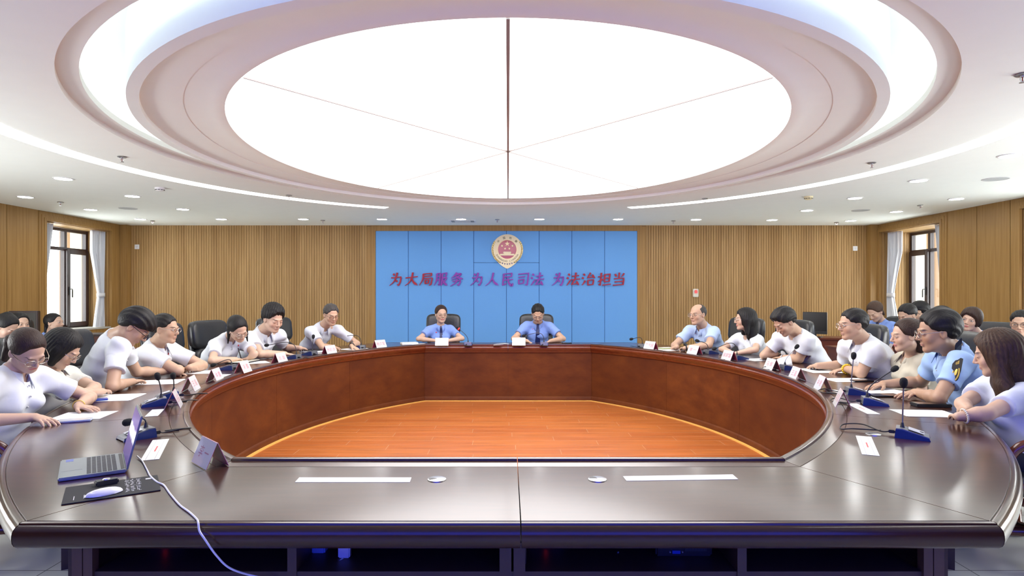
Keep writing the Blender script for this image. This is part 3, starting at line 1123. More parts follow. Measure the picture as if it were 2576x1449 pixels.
def str_pt(inner, d, back, half, t):
    """Point of the straight front/back pieces; half -1/+1, t from the middle joint outward."""
    R, yf, yb = bnd(inner, d)
    y = yb if back else yf
    xm = 0.038 if not back else 0.0
    xe = -ARC_X + math.sqrt(R * R - (y - ARC_Y) ** 2)
    x = xm + (half * xe - xm) * t
    return x, y


PROF_IN = [(.105, .755), (.1035, .7515), (.101, .755), (.036, .7595), (.033, .768), (.022, .7705), (.010, .769), (.003, .764), (0, .755), (.001, .746), (.010, .742), (.012, .734),
           (.003, .730), (-.003, .722), (-.004, .712), (0, .702), (.010, .692), (.014, .684), (.022, .676), (.030, .664), (.036, .652), (.045, .648), (.055, .648)]
PROF_OUT = [(.032, .755), (.030, .7515), (.027, .755), (.018, .7565), (.012, .7545), (.010, .749), (.006, .7475), (.001, .744), (-.003, .739), (-.006, .732), (-.0075, .723), (-.0080, .712), (-.0065, .700), (-.002, .690), (.006, .683),
            (.030, .678), (.10, .676)]
PROF_BASE = [(.05, .66), (.05, .062), (.046, .058), (.034, .054), (.030, .046), (.030, .0)]


def section(ptf, eps):
    """Tabletop with both mouldings; ptf(inner, d, t)."""
    N = 14
    prof = [(True, d, z) for d, z in reversed(PROF_IN)] + [(False, d, z) for d, z in PROF_OUT]
    mb = MB()
    vs, fs = [], []
    for i in range(N + 1):
        t = eps + (1 - 2 * eps) * i / N
        for inn, d, z in prof:
            x, y = ptf(inn, d, t)
            vs.append(Vector((x, y, z)))
    m = len(prof)
    for i in range(N):
        for k in range(m - 1):
            fs.append((i * m + k, i * m + k + 1, (i + 1) * m + k + 1, (i + 1) * m + k))
        fs.append((i * m + m - 1, i * m, (i + 1) * m, (i + 1) * m + m - 1))
    fs.append(tuple(range(m)))
    fs.append(tuple(N * m + k for k in range(m - 1, -1, -1)))
    mb.add(vs, fs)
    return mb


def skirt(ptf, eps):
    N = 14
    mb = MB()
    prof = PROF_BASE + [(.075, 0.0), (.075, .66)]
    vs, fs = [], []
    for i in range(N + 1):
        t = eps + (1 - 2 * eps) * i / N
        for d, z in prof:
            x, y = ptf(True, d, t)
            vs.append(Vector((x, y, z)))
    m = len(prof)
    for i in range(N):
        for k in range(m):
            l = (k + 1) % m
            fs.append((i * m + k, i * m + l, (i + 1) * m + l, (i + 1) * m + k))
    fs.append(tuple(range(m))); fs.append(tuple(N * m + k for k in range(m - 1, -1, -1)))
    mb.add(vs, fs)
    return mb


table = empty('conference_table', (0, 5.38, 0), label='huge oval red-brown ring-shaped conference table filling the room', cat='conference table')


def adopt(o, par):
    """Child of par, keeping its place in the world (par is an unrotated Empty)."""
    o.parent = par
    o.location = (o.location[0] - par.location[0], o.location[1] - par.location[1], o.location[2] - par.location[2])
    return o


# world coordinates go straight into the meshes, so shift them back by the table's origin
def tb(mb, name, m, smooth=None):
    off = table.location
    mb.v = [(p[0] - off[0], p[1] - off[1], p[2] - off[2]) for p in mb.v]
    return mb.build(name, m, table, smooth)


for side in (-1, 1):
    for k in range(5):
        L = 0.0011 if k else 0.0013
        tb(section(lambda inn, d, t, s=side, k=k: arc_pt(inn, d, s, k, t), L), 'tabletop', M_top if True else 0, 28)
        tb(skirt(lambda inn, d, t, s=side, k=k: arc_pt(inn, d, s, k, t), L), 'skirt_panel', M_skirt, 28)
for back in (False, True):
    for half in (-1, 1):
        tb(section(lambda inn, d, t, b=back, h=half: str_pt(inn, d, b, h, t), 0.0012), 'tabletop', M_top, 28)
        tb(skirt(lambda inn, d, t, b=back, h=half: str_pt(inn, d, b, h, t), 0.0006), 'skirt_panel', M_skirt, 28)
# redder lipping: same profile, assigned per face by position (the inner moulding below the top)
for o in [c for c in bpy.data.objects if c.parent == table and c.name.startswith('tabletop')]:
    o.data.materials.append(M_mould)
    for p in o.data.polygons:
        c = p.center
        if c.z < 0.7525 and abs(c.y + 5.38 - ARC_Y) >= 0:
            x, y = c.x, c.y + 5.38
            side = 1 if x > 0 else -1
            r = math.hypot(x + side * ARC_X, y - ARC_Y)
            if (r < R_IN + 0.12 and YI_F - 0.12 < y < YI_B + 0.12):
                p.material_index = 1
# struts under the sides, open cabinet under the near straight side
for side in (-1, 1):
    for k in range(5):
        mb = MB()
        x0, y0 = arc_pt(True, 0.08, side, k, 0.0 if k else 0.02)
        x1, y1 = arc_pt(False, 0.16, side, k, 0.0 if k else 0.02)
        a = math.atan2(y1 - y0, x1 - x0)
        Lr = math.hypot(x1 - x0, y1 - y0)
        mb.box(0, Lr, -0.02, 0.02, 0, 0.676, Matrix.Translation((x0, y0, 0)) @ Matrix.Rotation(a, 4, 'Z'))
        tb(mb, 'support_panel', M_dark)
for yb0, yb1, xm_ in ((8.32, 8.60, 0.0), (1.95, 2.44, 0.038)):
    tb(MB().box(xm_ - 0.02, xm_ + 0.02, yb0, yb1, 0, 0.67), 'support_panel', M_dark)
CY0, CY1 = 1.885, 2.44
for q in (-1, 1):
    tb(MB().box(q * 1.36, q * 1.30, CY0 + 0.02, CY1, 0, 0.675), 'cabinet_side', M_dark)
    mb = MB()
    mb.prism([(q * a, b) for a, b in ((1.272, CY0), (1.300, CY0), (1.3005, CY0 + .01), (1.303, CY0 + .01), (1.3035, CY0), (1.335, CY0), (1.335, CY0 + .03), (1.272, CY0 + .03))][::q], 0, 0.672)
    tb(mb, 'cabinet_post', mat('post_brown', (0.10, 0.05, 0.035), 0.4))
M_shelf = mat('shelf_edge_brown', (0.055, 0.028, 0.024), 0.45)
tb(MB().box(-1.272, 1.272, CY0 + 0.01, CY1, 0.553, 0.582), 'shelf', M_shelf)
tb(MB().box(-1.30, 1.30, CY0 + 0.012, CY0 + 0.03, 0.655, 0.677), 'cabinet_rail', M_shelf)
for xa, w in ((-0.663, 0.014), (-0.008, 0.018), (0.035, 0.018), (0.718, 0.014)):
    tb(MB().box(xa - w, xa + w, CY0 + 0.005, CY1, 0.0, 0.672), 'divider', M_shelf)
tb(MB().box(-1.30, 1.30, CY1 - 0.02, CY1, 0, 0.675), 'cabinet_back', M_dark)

# orange strip floor with its yellow edging inside the ring
pts = []
for i in range(24):
    pts.append(str_pt(True, 0.0, False, 1, 0)[:2]) if False else None
loop = []
loop.append((str_pt(True, .045, False, -1, 1)))
loop.append((str_pt(True, .045, False, 1, 1)))
for k in range(5):
    for i in range(1, 13):
        loop.append(arc_pt(True, .045, 1, k, i / 12))
loop.append(str_pt(True, .045, True, -1, 1))
for k in range(4, -1, -1):
    for i in range(11, -1, -1):
        loop.append(arc_pt(True, .045, -1, k, i / 12))
loop = [p for i, p in enumerate(loop) if i == 0 or math.hypot(p[0] - loop[i - 1][0], p[1] - loop[i - 1][1]) > 1e-4]
struct(MB().prism(loop, 0.0005, 0.004), 'floor_inner', plank_mat())
mb = MB()
inner_loop = []
cxm = 5.38
n = len(loop)
vs, fs = [], []
for (x, y) in loop:
    v = Vector((x, y - cxm)); l = v.length
    q = v * ((l - 0.055) / l)
    q2 = v * ((l - 0.015) / l)
    vs += [Vector((q2.x, q2.y + cxm, 0.004)), Vector((q.x, q.y + cxm, 0.004)), Vector((q.x, q.y + cxm, 0.010)), Vector((q2.x, q2.y + cxm, 0.010))]
for i in range(n):
    j = (i + 1) % n
    for a in range(4):
        b_ = (a + 1) % 4
        fs.append((i * 4 + a, i * 4 + b_, j * 4 + b_, j * 4 + a))
mb.add(vs, fs)
struct(mb, 'trim_10', mat('yellow_edging', (0.75, 0.42, 0.10), 0.4))


# ================================================================ THINGS ON THE TABLE
def thin(name, corners, m, th, z=ZT, label=None, cat=None, group=None, parent=None, bev=0.0):
    """Thin slab lying on the plane z, its corners read at photo pixels."""
    P = [on(px, py, z) for px, py in corners]
    c = sum(P, Vector()) / 4
    poly = [(p.x - c.x, p.y - c.y) for p in P]
    mb = MB().prism(poly, 0, th)
    o = mb.build(name, m)
    o.location = (c.x, c.y, z + 0.0004)
    if parent is not None:
        adopt(o, parent)
    return tag(o, label, cat, group)


def quad_frame(corners, z=ZT):
    P = [on(px, py, z) for px, py in corners]
    c = sum(P, Vector()) / 4
    u = ((P[1] - P[0]) + (P[2] - P[3])) / 2
    v = ((P[3] - P[0]) + (P[2] - P[1])) / 2
    return c, math.atan2(u.y, u.x), u.length, v.length


def sheet(corners, label, rows=7, layers=1, group='loose paper sheets on the table'):
    """A4 sheet with faint print; corners give centre and direction."""
    c, a, L, W = quad_frame(corners)
    L = max(min(L, 0.42), 0.2); W = max(min(W, 0.32), 0.12)
    e = empty('paper_sheet', (c.x, c.y, ZT + 0.0005), a, label, 'paper', group)
    b = MB()
    for i in range(layers):
        b.box(-L / 2, L / 2, -W / 2, W / 2, 0.0008 * i, 0.0008 * i + 0.0006, Matrix.Rotation(0.06 * i, 4, 'Z'))
    b.build('page', M_paper, e)
    if rows:
        t = MB()
        for r in range(rows):
            y = W * (0.36 - 0.72 * r / max(1, rows - 1))
            x = -L * 0.38
            while x < L * 0.38:
                w = random.uniform(0.012, 0.03)
                t.box(x, min(x + w, L * .4), y - 0.0014, y + 0.0014, 0.0008 * layers, 0.0008 * layers + 0.0001)
                x += w + random.uniform(0.004, 0.012)
        t.build('printed_text', mat('faint_print', (0.42, 0.42, 0.44), 0.7), e)
    return e


sheet([(134, 1038.6), (276.7, 1037), (273, 1050.5), (155, 1057)], 'white printed sheet under the hand with the gold bangle', 6)
sheet([(237, 995), (355, 990), (338, 1008.5), (228, 1009)], 'white sheet beside the blue phone in front of the woman with bobbed hair', 0, 2)
sheet([(336, 969), (367, 960), (469, 951), (443, 966)], 'white sheet held by the young man leaning down in black glasses', 6, 2)
sheet([(459, 934), (530, 932), (545, 939), (475, 941)], 'blank white sheet below the clasped hands of the man in thin glasses', 0)
sheet([(627, 910), (666, 908), (662, 913.6), (633, 915.6)], 'white sheet lying right of the open notebook', 0)
sheet([(867, 878), (892, 874), (931, 876), (873, 882.5)], 'white sheet under the hands of the man with the wristwatch at the far left', 0)
sheet([(2250.5, 1031), (2391, 1034), (2409, 1051), (2266, 1046)], 'white printed sheet nearest the long-haired woman on the right', 7, 2)
sheet([(2165, 983), (2260, 980), (2305, 992), (2215, 997)], 'white sheet under the hands of the uniformed officer', 5)
sheet([(2076, 952), (2178, 951), (2198, 960), (2093, 961)], 'white sheet in front of the woman in the cream shirt', 0)
sheet([(2012, 927), (2094, 927), (2123, 939), (2038, 938.5)], 'white sheet in front of the man with the yellow bracelet', 0, 2)
sheet([(1872.5, 903), (1931, 901.5), (1938, 906), (1890, 909)], 'white sheet in front of the man with swept-up hair', 0)
sheet([(1657, 877), (1700, 875.5), (1727, 881), (1662, 884)], 'white sheet before the balding man in the pale blue shirt', 0)
sheet([(1035, 866), (1072, 864.5), (1080, 867.5), (1040, 869)], 'white sheet beside the notebooks left of the woman with the tie', 0, 3)
sheet([(1235, 865.5), (1282, 864.5), (1285, 867.5), (1240, 868.5)], 'stack of white sheets between the two seats at the head', 0, 6)

# crumpled page standing before the man with swept-up hair
p = on(1975, 922)
mb = MB()
vs, fs = [], []
for i in range(7):
    for j in range(7):
        u, v = i / 6 - 0.5, j / 6
        vs.append(Vector((u * 0.22 + 0.03 * v, 0.05 * v + 0.03 * math.cos(3 * u), 0.004 + 0.085 * math.sin(v * 1.45) * (0.8 + 0.5 * u))))
for i in range(6):
    for j in range(6):
        fs.append((i * 7 + j, (i + 1) * 7 + j, (i + 1) * 7 + j + 1, i * 7 + j + 1))
mb.add(vs, fs)
o = mb.build('folded_paper', M_paper, smooth=60); o.location = p; o.rotation_euler = (0, 0, 0.5)
md = o.modifiers.new('t', 'SOLIDIFY'); md.thickness = 0.0008
tag(o, 'curled white paper standing up in front of the man with swept-up hair', 'paper')

# long white strips and small printed slips
thin('paper_strip', [(742, 1213.5), (753, 1201.5), (1035, 1201.5), (1031, 1213.5)], M_paper, 0.0006, label='long blank white strip on the near table, left one', cat='paper strip', group='long white strips')
thin('paper_strip', [(1576, 1210), (1567, 1198.5), (1843, 1194), (1857, 1206)], M_paper, 0.0006, label='long blank white strip on the near table, right one', cat='paper strip', group='long white strips')
slips = [([(359, 1110), (401.5, 1107), (428, 1152), (381, 1157)], 'white printed slip beside the laptop'), ([(2169, 1098), (2208, 1101), (2195, 1146), (2150, 1141)], 'white printed slip by the nearest microphone on the right'),
         ([(362, 1047), (385, 1032), (412, 1028), (399, 1048)], 'white printed slip under the left microphone with the tall neck'), ([(2144, 1016), (2172, 1016), (2197, 1042), (2162, 1040)], 'white printed slip beside the right microphone with the slanted neck'),
         ([(2094, 981), (2112, 981), (2125, 991), (2104, 991)], 'white printed slip behind the paired right microphones'), ([(524, 952), (540, 945), (586, 939), (566, 947)], 'white printed slip beside the second microphone on the left')]
for cs, lab in slips:
    c, a, L, W = quad_frame(cs)
    e = empty('printed_slip', (c.x, c.y, ZT + 0.0005), a, lab, 'paper slip', 'printed slips on the table')
    MB().box(-L / 2, L / 2, -W / 2, W / 2, 0, 0.0008).build('slip', mat('slip_white', (0.74, 0.75, 0.74), 0.5), e)
    b = MB()
    for q in (-0.24, 0.24):
        b.box(L * q - 0.0007, L * q + 0.0007, -W / 2, W / 2, 0.0008, 0.001)
    b.build('printed_line', mat('slip_line', (0.35, 0.35, 0.36), 0.6), e)
    MB().box(-0.002, 0.004, -W * .12, W * .14, 0.0008, 0.001).build('red_print', mat('slip_red', (0.6, 0.1, 0.1), 0.6), e)


def gadget(corners, label, m_side, m_face, th=0.009, name='mobile_phone', cat='phone', group=None, size=None):
    c, a, L, W = quad_frame(corners)
    if size:
        L, W = size
    e = empty(name, (c.x, c.y, ZT + 0.0005), a, label, cat, group)
    MB().box(-L / 2, L / 2, -W / 2, W / 2, 0, th, bev=min(0.004, th * .45)).build('body', m_side, e, 40)
    MB().box(-L / 2 + .004, L / 2 - .004, -W / 2 + .004, W / 2 - .004, th - 0.0002, th + 0.0006).build('screen', m_face, e)
    return e


M_glassblack = mat('dark_glass', (0.012, 0.013, 0.016), 0.06, spec=0.8)
gadget([(157, 1057), (220, 1053.6), (221.6, 1061), (157, 1067)], 'pale mobile phone lying under the fingers of the nearest left woman', mat('pale_blue_case', (0.45, 0.5, 0.62), 0.3), mat('phone_white_screen', (0.62, 0.63, 0.64), 0.1), size=(0.155, 0.075))
gadget([(197, 1008.5), (255, 1004.6), (263, 1008.5), (223, 1012.5)], 'mobile phone in a blue case beside a white sheet on the left', mat('blue_case', (0.02, 0.07, 0.40), 0.3), mat('blue_case2', (0.03, 0.08, 0.42), 0.3), size=(0.16, 0.078))
gadget([(2192, 994), (2253, 993), (2256, 999), (2199, 999)], 'black tablet beneath the hands of the uniformed officer', M_black, M_glassblack, size=(0.2, 0.11))
gadget([(2143, 957), (2190, 957), (2197, 961), (2145, 961.5)], 'dark mobile phone at the edge of the cream shirted woman\'s sheet', M_black, M_glassblack, size=(0.16, 0.078))
gadget([(2301, 1017), (2378, 1017), (2384, 1029), (2303, 1027)], 'black mobile phone with a thick case near the long-haired woman', M_black, M_glassblack, th=0.02, size=(0.20, 0.085))
gadget([(1912, 905), (1948, 904.5), (1952, 908), (1914, 908)], 'grey mobile phone beside the hands of the man with swept-up hair', M_steel, M_glassblack, size=(0.155, 0.075))
gadget([(1415, 863), (1434, 862.5), (1437, 865.5), (1416, 866)], 'black mobile phone at the head of the table, far right of the bowed man', M_black, M_glassblack, size=(0.13, 0.07), th=0.012)
gadget([(2046, 929), (2070, 928), (2076, 932), (2050, 933)], 'black mobile phone under the hands with the yellow bracelet', M_black, M_glassblack, size=(0.14, 0.07))
gadget([(1858, 891.5), (1884, 891), (1888, 894), (1861, 895)], 'black mobile phone before the woman with black shoulder-length hair', M_black, M_glassblack, size=(0.14, 0.07))
M_cream = mat('cream_page', (0.78, 0.76, 0.62), 0.7)
gadget([(569, 915.5), (625, 906), (647, 908), (600, 918)], 'open cream notebook the woman with the pen writes in', M_black, M_cream, th=0.014, name='notebook', cat='notebook', size=(0.30, 0.2))
gadget([(770, 884.6), (805, 881), (818, 887), (772, 891)], 'dark closed notebook with pale edges beside a microphone', M_paper, mat('dark_cover', (0.03, 0.03, 0.035), 0.5), th=0.018, name='notebook', cat='notebook', size=(0.24, 0.17))
gadget([(1012, 865), (1045, 864), (1048, 868), (1012, 869)], 'pair of pale notebooks stacked left of the woman with the tie', M_white, mat('pale_cover', (0.6, 0.6, 0.58), 0.5), th=0.028, name='notebook', cat='notebook', size=(0.22, 0.14))
gadget([(1663, 876), (1684, 875), (1690, 879), (1665, 880)], 'small green-edged notebook before the balding man', mat('green_edge', (0.35, 0.42, 0.18), 0.5), mat('notebook_cream', (0.75, 0.74, 0.64), 0.6), th=0.014, name='notebook', cat='notebook', size=(0.19, 0.13))

# cable grommets
for (px, py, nm) in ((1099, 1206.5, 'left'), (1503, 1206.5, 'right')):
    p = on(px, py)
    e = empty('cable_grommet', p, 0.2 if nm == 'left' else -0.6, 'round metal cable grommet on the near table, %s of the centre joint' % nm, 'cable grommet', 'metal cable grommets')
    MB().lathe([(0.034, 0), (0.034, 0.003), (0.031, 0.0045), (0.0, 0.0045)][:3], 30).build('rim', M_steel, e, 30)
    MB().prism([(0, 0), (-0.028, -0.014), (-0.0305, 0.0), (-0.027, 0.014), (-0.012, 0.008)], 0.0046, 0.0052).build('opening', M_black, e)
for (cx_, cy_, lab) in ((2133, 991, 'small round metal cable grommet behind the right microphones'), (2197, 1093, 'round metal cable grommet under the looped cable on the right')):
    p = on(cx_, cy_)
    e = empty('cable_grommet', p, 0.0, lab, 'cable grommet', 'metal cable grommets')
    MB().lathe([(0.034, 0), (0.034, 0.003), (0.031, 0.0045)], 30).build('rim', M_steel, e, 30)
    MB().prism([(0, 0), (-0.028, -0.014), (-0.0305, 0.0), (-0.027, 0.014), (-0.012, 0.008)], 0.0046, 0.0052).build('opening', M_black, e)

# ---------------------------------------------------------------- microphones
M_micgrey = mat('mic_grey_metal', (0.20, 0.21, 0.23), 0.35, 0.6)
M_micblue = mat('mic_blue_side', (0.008, 0.025, 0.13), 0.35)
M_neck = mat('gooseneck_metal', (0.30, 0.31, 0.33), 0.3, 0.9)
M_neckb = mat('gooseneck_black', (0.02, 0.02, 0.022), 0.4)


def mic(bx, by, yaw, hx, hy, lab, hD=None, steel=False, red=False, bend=0.5, cable=None, scale=1.0):
    b = on(bx, by)
    e = empty('desk_microphone', (b.x, b.y, ZT), yaw, lab, 'microphone', 'conference microphones')
    e['group'] = 'conference microphones'
    L, W, H = 0.135 * scale, 0.105 * scale, 0.046 * scale
    # wedge: thick at -x, thin at +x (towards the speaker)
    def wedge(w, z0, grow=0.0):
        prof = [(-L / 2 - grow, z0), (-L / 2 + 0.004, H), (-L / 2 + 0.03, H), (L / 2, 0.016), (L / 2 + 0.004, z0)]
        pts = [Vector((x, -w, z)) for x, z in prof] + [Vector((x, w, z)) for x, z in prof]
        n = len(prof)
        m_ = MB(); m_.add(pts, [tuple(range(n)), tuple(range(2 * n - 1, n - 1, -1))] + [(i, n + i, n + (i + 1) % n, (i + 1) % n) for i in range(n)])
        return m_
    wedge(W / 2 - 0.005, 0.004).build('base_top', M_micgrey, e)
    s_ = MB()
    for q in (-1, 1):
        prof = [(-L / 2 - 0.002, 0.0), (-L / 2 + 0.004, H - 0.004), (-L / 2 + 0.03, H - 0.005), (L / 2, 0.012), (L / 2 + 0.006, 0.0)]
        n = 5
        y0, y1 = sorted((q * (W / 2 - 0.005), q * (W / 2)))
        s_.add([Vector((x, y0, z)) for x, z in prof] + [Vector((x, y1, z)) for x, z in prof], [tuple(range(n)), tuple(range(2 * n - 1, n - 1, -1))] + [(i, n + i, n + (i + 1) % n, (i + 1) % n) for i in range(n)])
    s_.build('side_cheek', M_micblue, e)
    # label plate and button on the slope
    sl_ = math.atan2(H - 0.016, L - 0.03)
    Mx = Matrix.Translation((0.02, 0, (H + 0.016) / 2 + 0.0035)) @ Matrix.Rotation(sl_, 4, 'Y')
    MB().box(-0.035, 0.03, -0.035, 0.035, 0, 0.0012, Mx).build('label_plate', mat('mic_label', (0.55, 0.57, 0.60), 0.3), e)
    MB().cyl((0.02, 0), 0.009, 0.001, 0.003, 14, M=Mx).build('button', M_black, e)
    R = Matrix.Rotation(-yaw, 4, 'Z')
    hp = at(hx, hy, hD if hD else b.y)
    h = R @ (hp - Vector((b.x, b.y, ZT)))
    s0_ = Vector((-L / 2 + 0.03, 0, H))
    MB().cyl((s0_.x, 0), 0.011, H - 0.002, H + 0.022, 12, r2=0.006).build('neck_socket', M_neckb, e, 40)
    d = h - s0_
    c1 = s0_ + Vector((0, 0, max(0.06, d.length * bend)))
    c2 = h - (d.normalized() * 0.35 + (h - c1).normalized() * 0.65).normalized() * d.length * 0.35
    path = bez(s0_ + Vector((0, 0, 0.015)), c1, c2, h, 22)
    MB().tube(path, 0.0036, 8).build('gooseneck', M_neck if steel else M_neckb, e, 60)
    dr = (path[-1] - path[-3]).normalized()
    q = dr.to_track_quat('Z', 'Y').to_matrix().to_4x4()
    Mh = Matrix.Translation(h) @ q
    MB().lathe([(0.006, -0.012), (0.012, -0.006), (0.0165, 0.006), (0.0175, 0.018), (0.0155, 0.030), (0.009, 0.037), (0.003, 0.039)], 18, Mh).build('foam_head', M_rubber, e, 60)
    if red:
        MB().lathe([(0.0125, -0.010), (0.0185, -0.004), (0.0185, 0.003), (0.014, 0.004)], 18, Mh).build('light_ring', mat('red_ring', (0.7, 0.02, 0.02), 0.3, emit=(1, 0.03, 0.03), es=1.2), e, 40)
    # cable from the thick end
    pl = MB()
    st = Vector((-L / 2, 0.02, 0.016))
    pl.box(st.x - 0.028, st.x, st.y - 0.007, st.y + 0.007, 0.008, 0.024, bev=0.003)
    pl.build('plug', M_black, e)
    pts = cable or [(-0.03, 0, 0.010), (-0.10, 0.03, 0.022), (-0.15, 0.0, 0.012), (-0.12, -0.05, 0.006), (-0.05, -0.06, 0.006), (-0.10, -0.02, 0.006)]
    path = spline([st + Vector((-0.02, 0, 0))] + [Vector((st.x - 0.02 + p[0], st.y + p[1], p[2])) for p in pts], 8)
    MB().tube(path, 0.0032, 7).build('cable', M_black, e, 60)
    return e


def out_yaw(px, py):
    """Direction from the ring centre line towards the sitter at a table point."""
    p = on(px, py)
    s = 1 if p.x > 0 else -1
    if p.y > 8.0 and abs(p.x) < 1.5:
        return PI / 2
    return math.atan2(p.y - ARC_Y, p.x + s * ARC_X)


def M(px, py, hx, hy, lab, dy=0.0, **k):
    return mic(px, py, out_yaw(px, py) + dy, hx, hy, lab, **k)


M(345, 1102, 331, 1060, 'desk microphone partly hidden behind the laptop screen', dy=0.25)
M(388, 1020, 398, 952, 'desk microphone with upright neck between the slip and the second name card', dy=0.2, bend=0.4)
M(421, 1001, 436, 950, 'desk microphone with its neck hooked over, behind the upright one on the left', dy=0.2)
M(572, 930, 540, 917, 'desk microphone bent low before the writing woman', bend=0.55)
M(738, 902, 674, 868, 'desk microphone leaning left before the man with spiky hair', bend=0.6)
M(779, 893, 788, 850, 'desk microphone with straight thin neck beside the dark notebook', bend=0.3)
M(903, 877, 867, 845, 'desk microphone arching left before the man with the wristwatch', bend=0.7)
M(1178, 868.5, 1154, 827, 'desk microphone with a lit red ring beside the woman with the tie', dy=0, red=True, bend=0.4)
M(1368, 868.5, 1320, 844, 'desk microphone bent across in front of the bowed man', bend=0.7)
M(1621, 874, 1591, 852.5, 'desk microphone at the far right, left of the balding man', bend=0.9)
M(1788, 890, 1757, 858, 'desk microphone leaning left beside the wrist with the black watch', bend=0.6)
M(1862, 904, 1800, 876, 'desk microphone before the woman with black shoulder-length hair', bend=0.9)
M(1985, 930, 2002, 875, 'desk microphone with a thin upright neck before the man with swept-up hair', bend=0.3, steel=True)
M(2157, 992, 2147, 900, 'desk microphone with the upright silver neck, behind the slanted one on the right', bend=0.3, steel=True)
M(2199, 1018, 2246, 931, 'desk microphone with the slanted black neck on the right', bend=0.35)
M(2294, 1101, 2273, 970, 'nearest desk microphone on the right, tall silver neck', bend=0.3, steel=True,
  cable=[(-0.04, 0, 0.012), (-0.12, 0.035, 0.030), (-0.20, 0.03, 0.022), (-0.21, -0.02, 0.006), (-0.15, -0.01, 0.012), (-0.04, 0.02, 0.012)])

# ---------------------------------------------------------------- name cards
M_cardw = mat('card_white', (0.84, 0.78, 0.80), 0.35, coat=0.5)
M_cardr = mat('card_pink_red', (0.72, 0.07, 0.13), 0.4)
M_cardt = mat('card_text_pink', (0.62, 0.28, 0.34), 0.5)
M_acryl = glass_mat(); M_acryl.name = 'clear_acrylic'


def card(px, py, yaw, text, lab, z=ZT, w=0.172, h=0.100, dep=0.086, flat=False):
    p = on(px, py, z)
    e = empty('name_card', (p.x, p.y, z), yaw, lab, 'name card', 'tent name cards')
    a = math.atan2(dep / 2, h)
    L = math.hypot(dep / 2, h)
    for s, nm in ((-1, 'front_panel'), (1, 'rear_panel')):
        Mx = Matrix.Translation((0, s * dep / 2, 0)) @ Matrix.Rotation(s * a, 4, 'X')
        MB().box(-w / 2, w / 2, s * 0.0006, s * 0.0016, 0.003, L - 0.001, Mx).build(nm, M_cardw, e)
        MB().box(-w / 2, w / 2, -s * 0.0006, s * 0.0005, 0.003, L - 0.001, Mx).build('red_lining', M_cardr, e)
        b = MB().box(-w / 2 - .002, w / 2 + .002, s * 0.0018, s * 0.0032, 0.0, L, Mx)
        b.box(-w / 2 - .002, w / 2 + .002, -s * 0.0022, -s * 0.0008, 0.0, L, Mx)
        b.build('acrylic_cover', M_acryl, e)
        if text:
            Mt = Matrix.Translation((0, s * dep / 2, 0)) @ Matrix.Rotation(s * a, 4, 'X') @ Matrix.Translation((0, s * 0.0017, L * 0.48)) @ Matrix.Rotation(PI / 2, 4, 'X')
            if s > 0:
                Mt = Mt @ Matrix.Rotation(PI, 4, 'Y')
            text_obj('name_text', text, 0.048, M_cardt, Mt, e, offset=0.0006)
    return e


def K(px, py, text, lab, turn=0.0):
    # the front panel (local -y) looks at the middle of the ring
    card(px, py, out_yaw(px, py) - PI / 2 + turn, text, lab)


K(528, 1168, '李 一', 'largest tent name card, at the near left corner of the ring')
K(437, 1024, '张 鹏', 'tent name card right of the upright left microphone')
K(481, 982, '王 磊', 'tent name card in front of the hooked left microphone')
K(541, 959, '金 霞', 'tent name card below the clasped hands on the left side')
K(612, 937, '宋 鹏', 'tent name card in front of the writing woman')
K(704, 913, '赵 越', 'tent name card in front of the man with spiky hair')
K(829, 891, '施彩洋', 'tent name card beside the dark closed notebook')
K(955, 875, '杨海军', 'tent name card standing left of the blue panel edge, on the far rim')
K(1112, 869, '', 'plain white tent card in front of the woman with the tie')
K(1305, 868.5, '', 'plain white tent card in front of the bowed man')
K(1637, 879, '曹忠民', 'tent name card left of the balding man, on the far rim')
K(1747, 891, '李 一', 'tent name card in front of the wrist with the black watch')
K(1834, 906, '宋家富', 'tent name card in front of the woman with black shoulder-length hair')
K(1942, 930, '马 辉', 'tent name card in front of the man with swept-up hair')
K(2005, 955, '王 磊', 'tent name card beside the short thin microphone on the right')
K(2070, 981, '金 艳', 'tent name card in front of the man with the yellow bracelet, on the rim')
K(2118, 1022, '赵 强', 'tent name card nearest on the right side')

# ---------------------------------------------------------------- laptop corner
B_, C_, A_ = on(319, 1190), on(294, 1152), on(149, 1210)
hx = Vector((math.cos(math.radians(124.2)), math.sin(math.radians(124.2)), 0))
C_ = B_ + hx * 0.304
yaw = math.atan2(hx.y, hx.x)
mid = (B_ + C_) / 2
lap = empty('laptop', (mid.x, mid.y, ZT), yaw, 'open grey laptop at the near left corner of the table', 'laptop')
# local x along the hinge, +y towards the user (check side)
sgn = 1 if (Matrix.Rotation(-yaw, 3, 'Z') @ (A_ - B_)).y > 0 else -1
M_lap = mat('laptop_grey', (0.24, 0.27, 0.28), 0.35, 0.5)
M_key = mat('laptop_keys', (0.06, 0.065, 0.07), 0.5)
MB().box(-0.152, 0.152, 0, sgn * 0.213, 0.002, 0.014, bev=0.004).build('deck', M_lap, lap, 40)
kb = MB()
for r in range(6):
    for c in range(14):
        x = -0.135 + c * 0.0195
        y = 0.030 + r * 0.0165
        kb.box(x, x + 0.0165, sgn * y, sgn * (y + 0.0135), 0.0138, 0.0152)
kb.build('keyboard', M_key, lap)
MB().box(-0.13, 0.13, sgn * 0.006, sgn * 0.018, 0.0135, 0.0148).build('hinge_bar', M_black, lap)
MB().box(-0.055, 0.055, sgn * 0.14, sgn * 0.205, 0.0139, 0.0144).build('touchpad', mat('touchpad_grey', (0.21, 0.24, 0.25), 0.3, 0.3), lap)
MB().box(0.10, 0.14, sgn * 0.17, sgn * 0.195, 0.0139, 0.0145).build('sticker', mat('sticker_blue', (0.10, 0.15, 0.45), 0.4), lap)
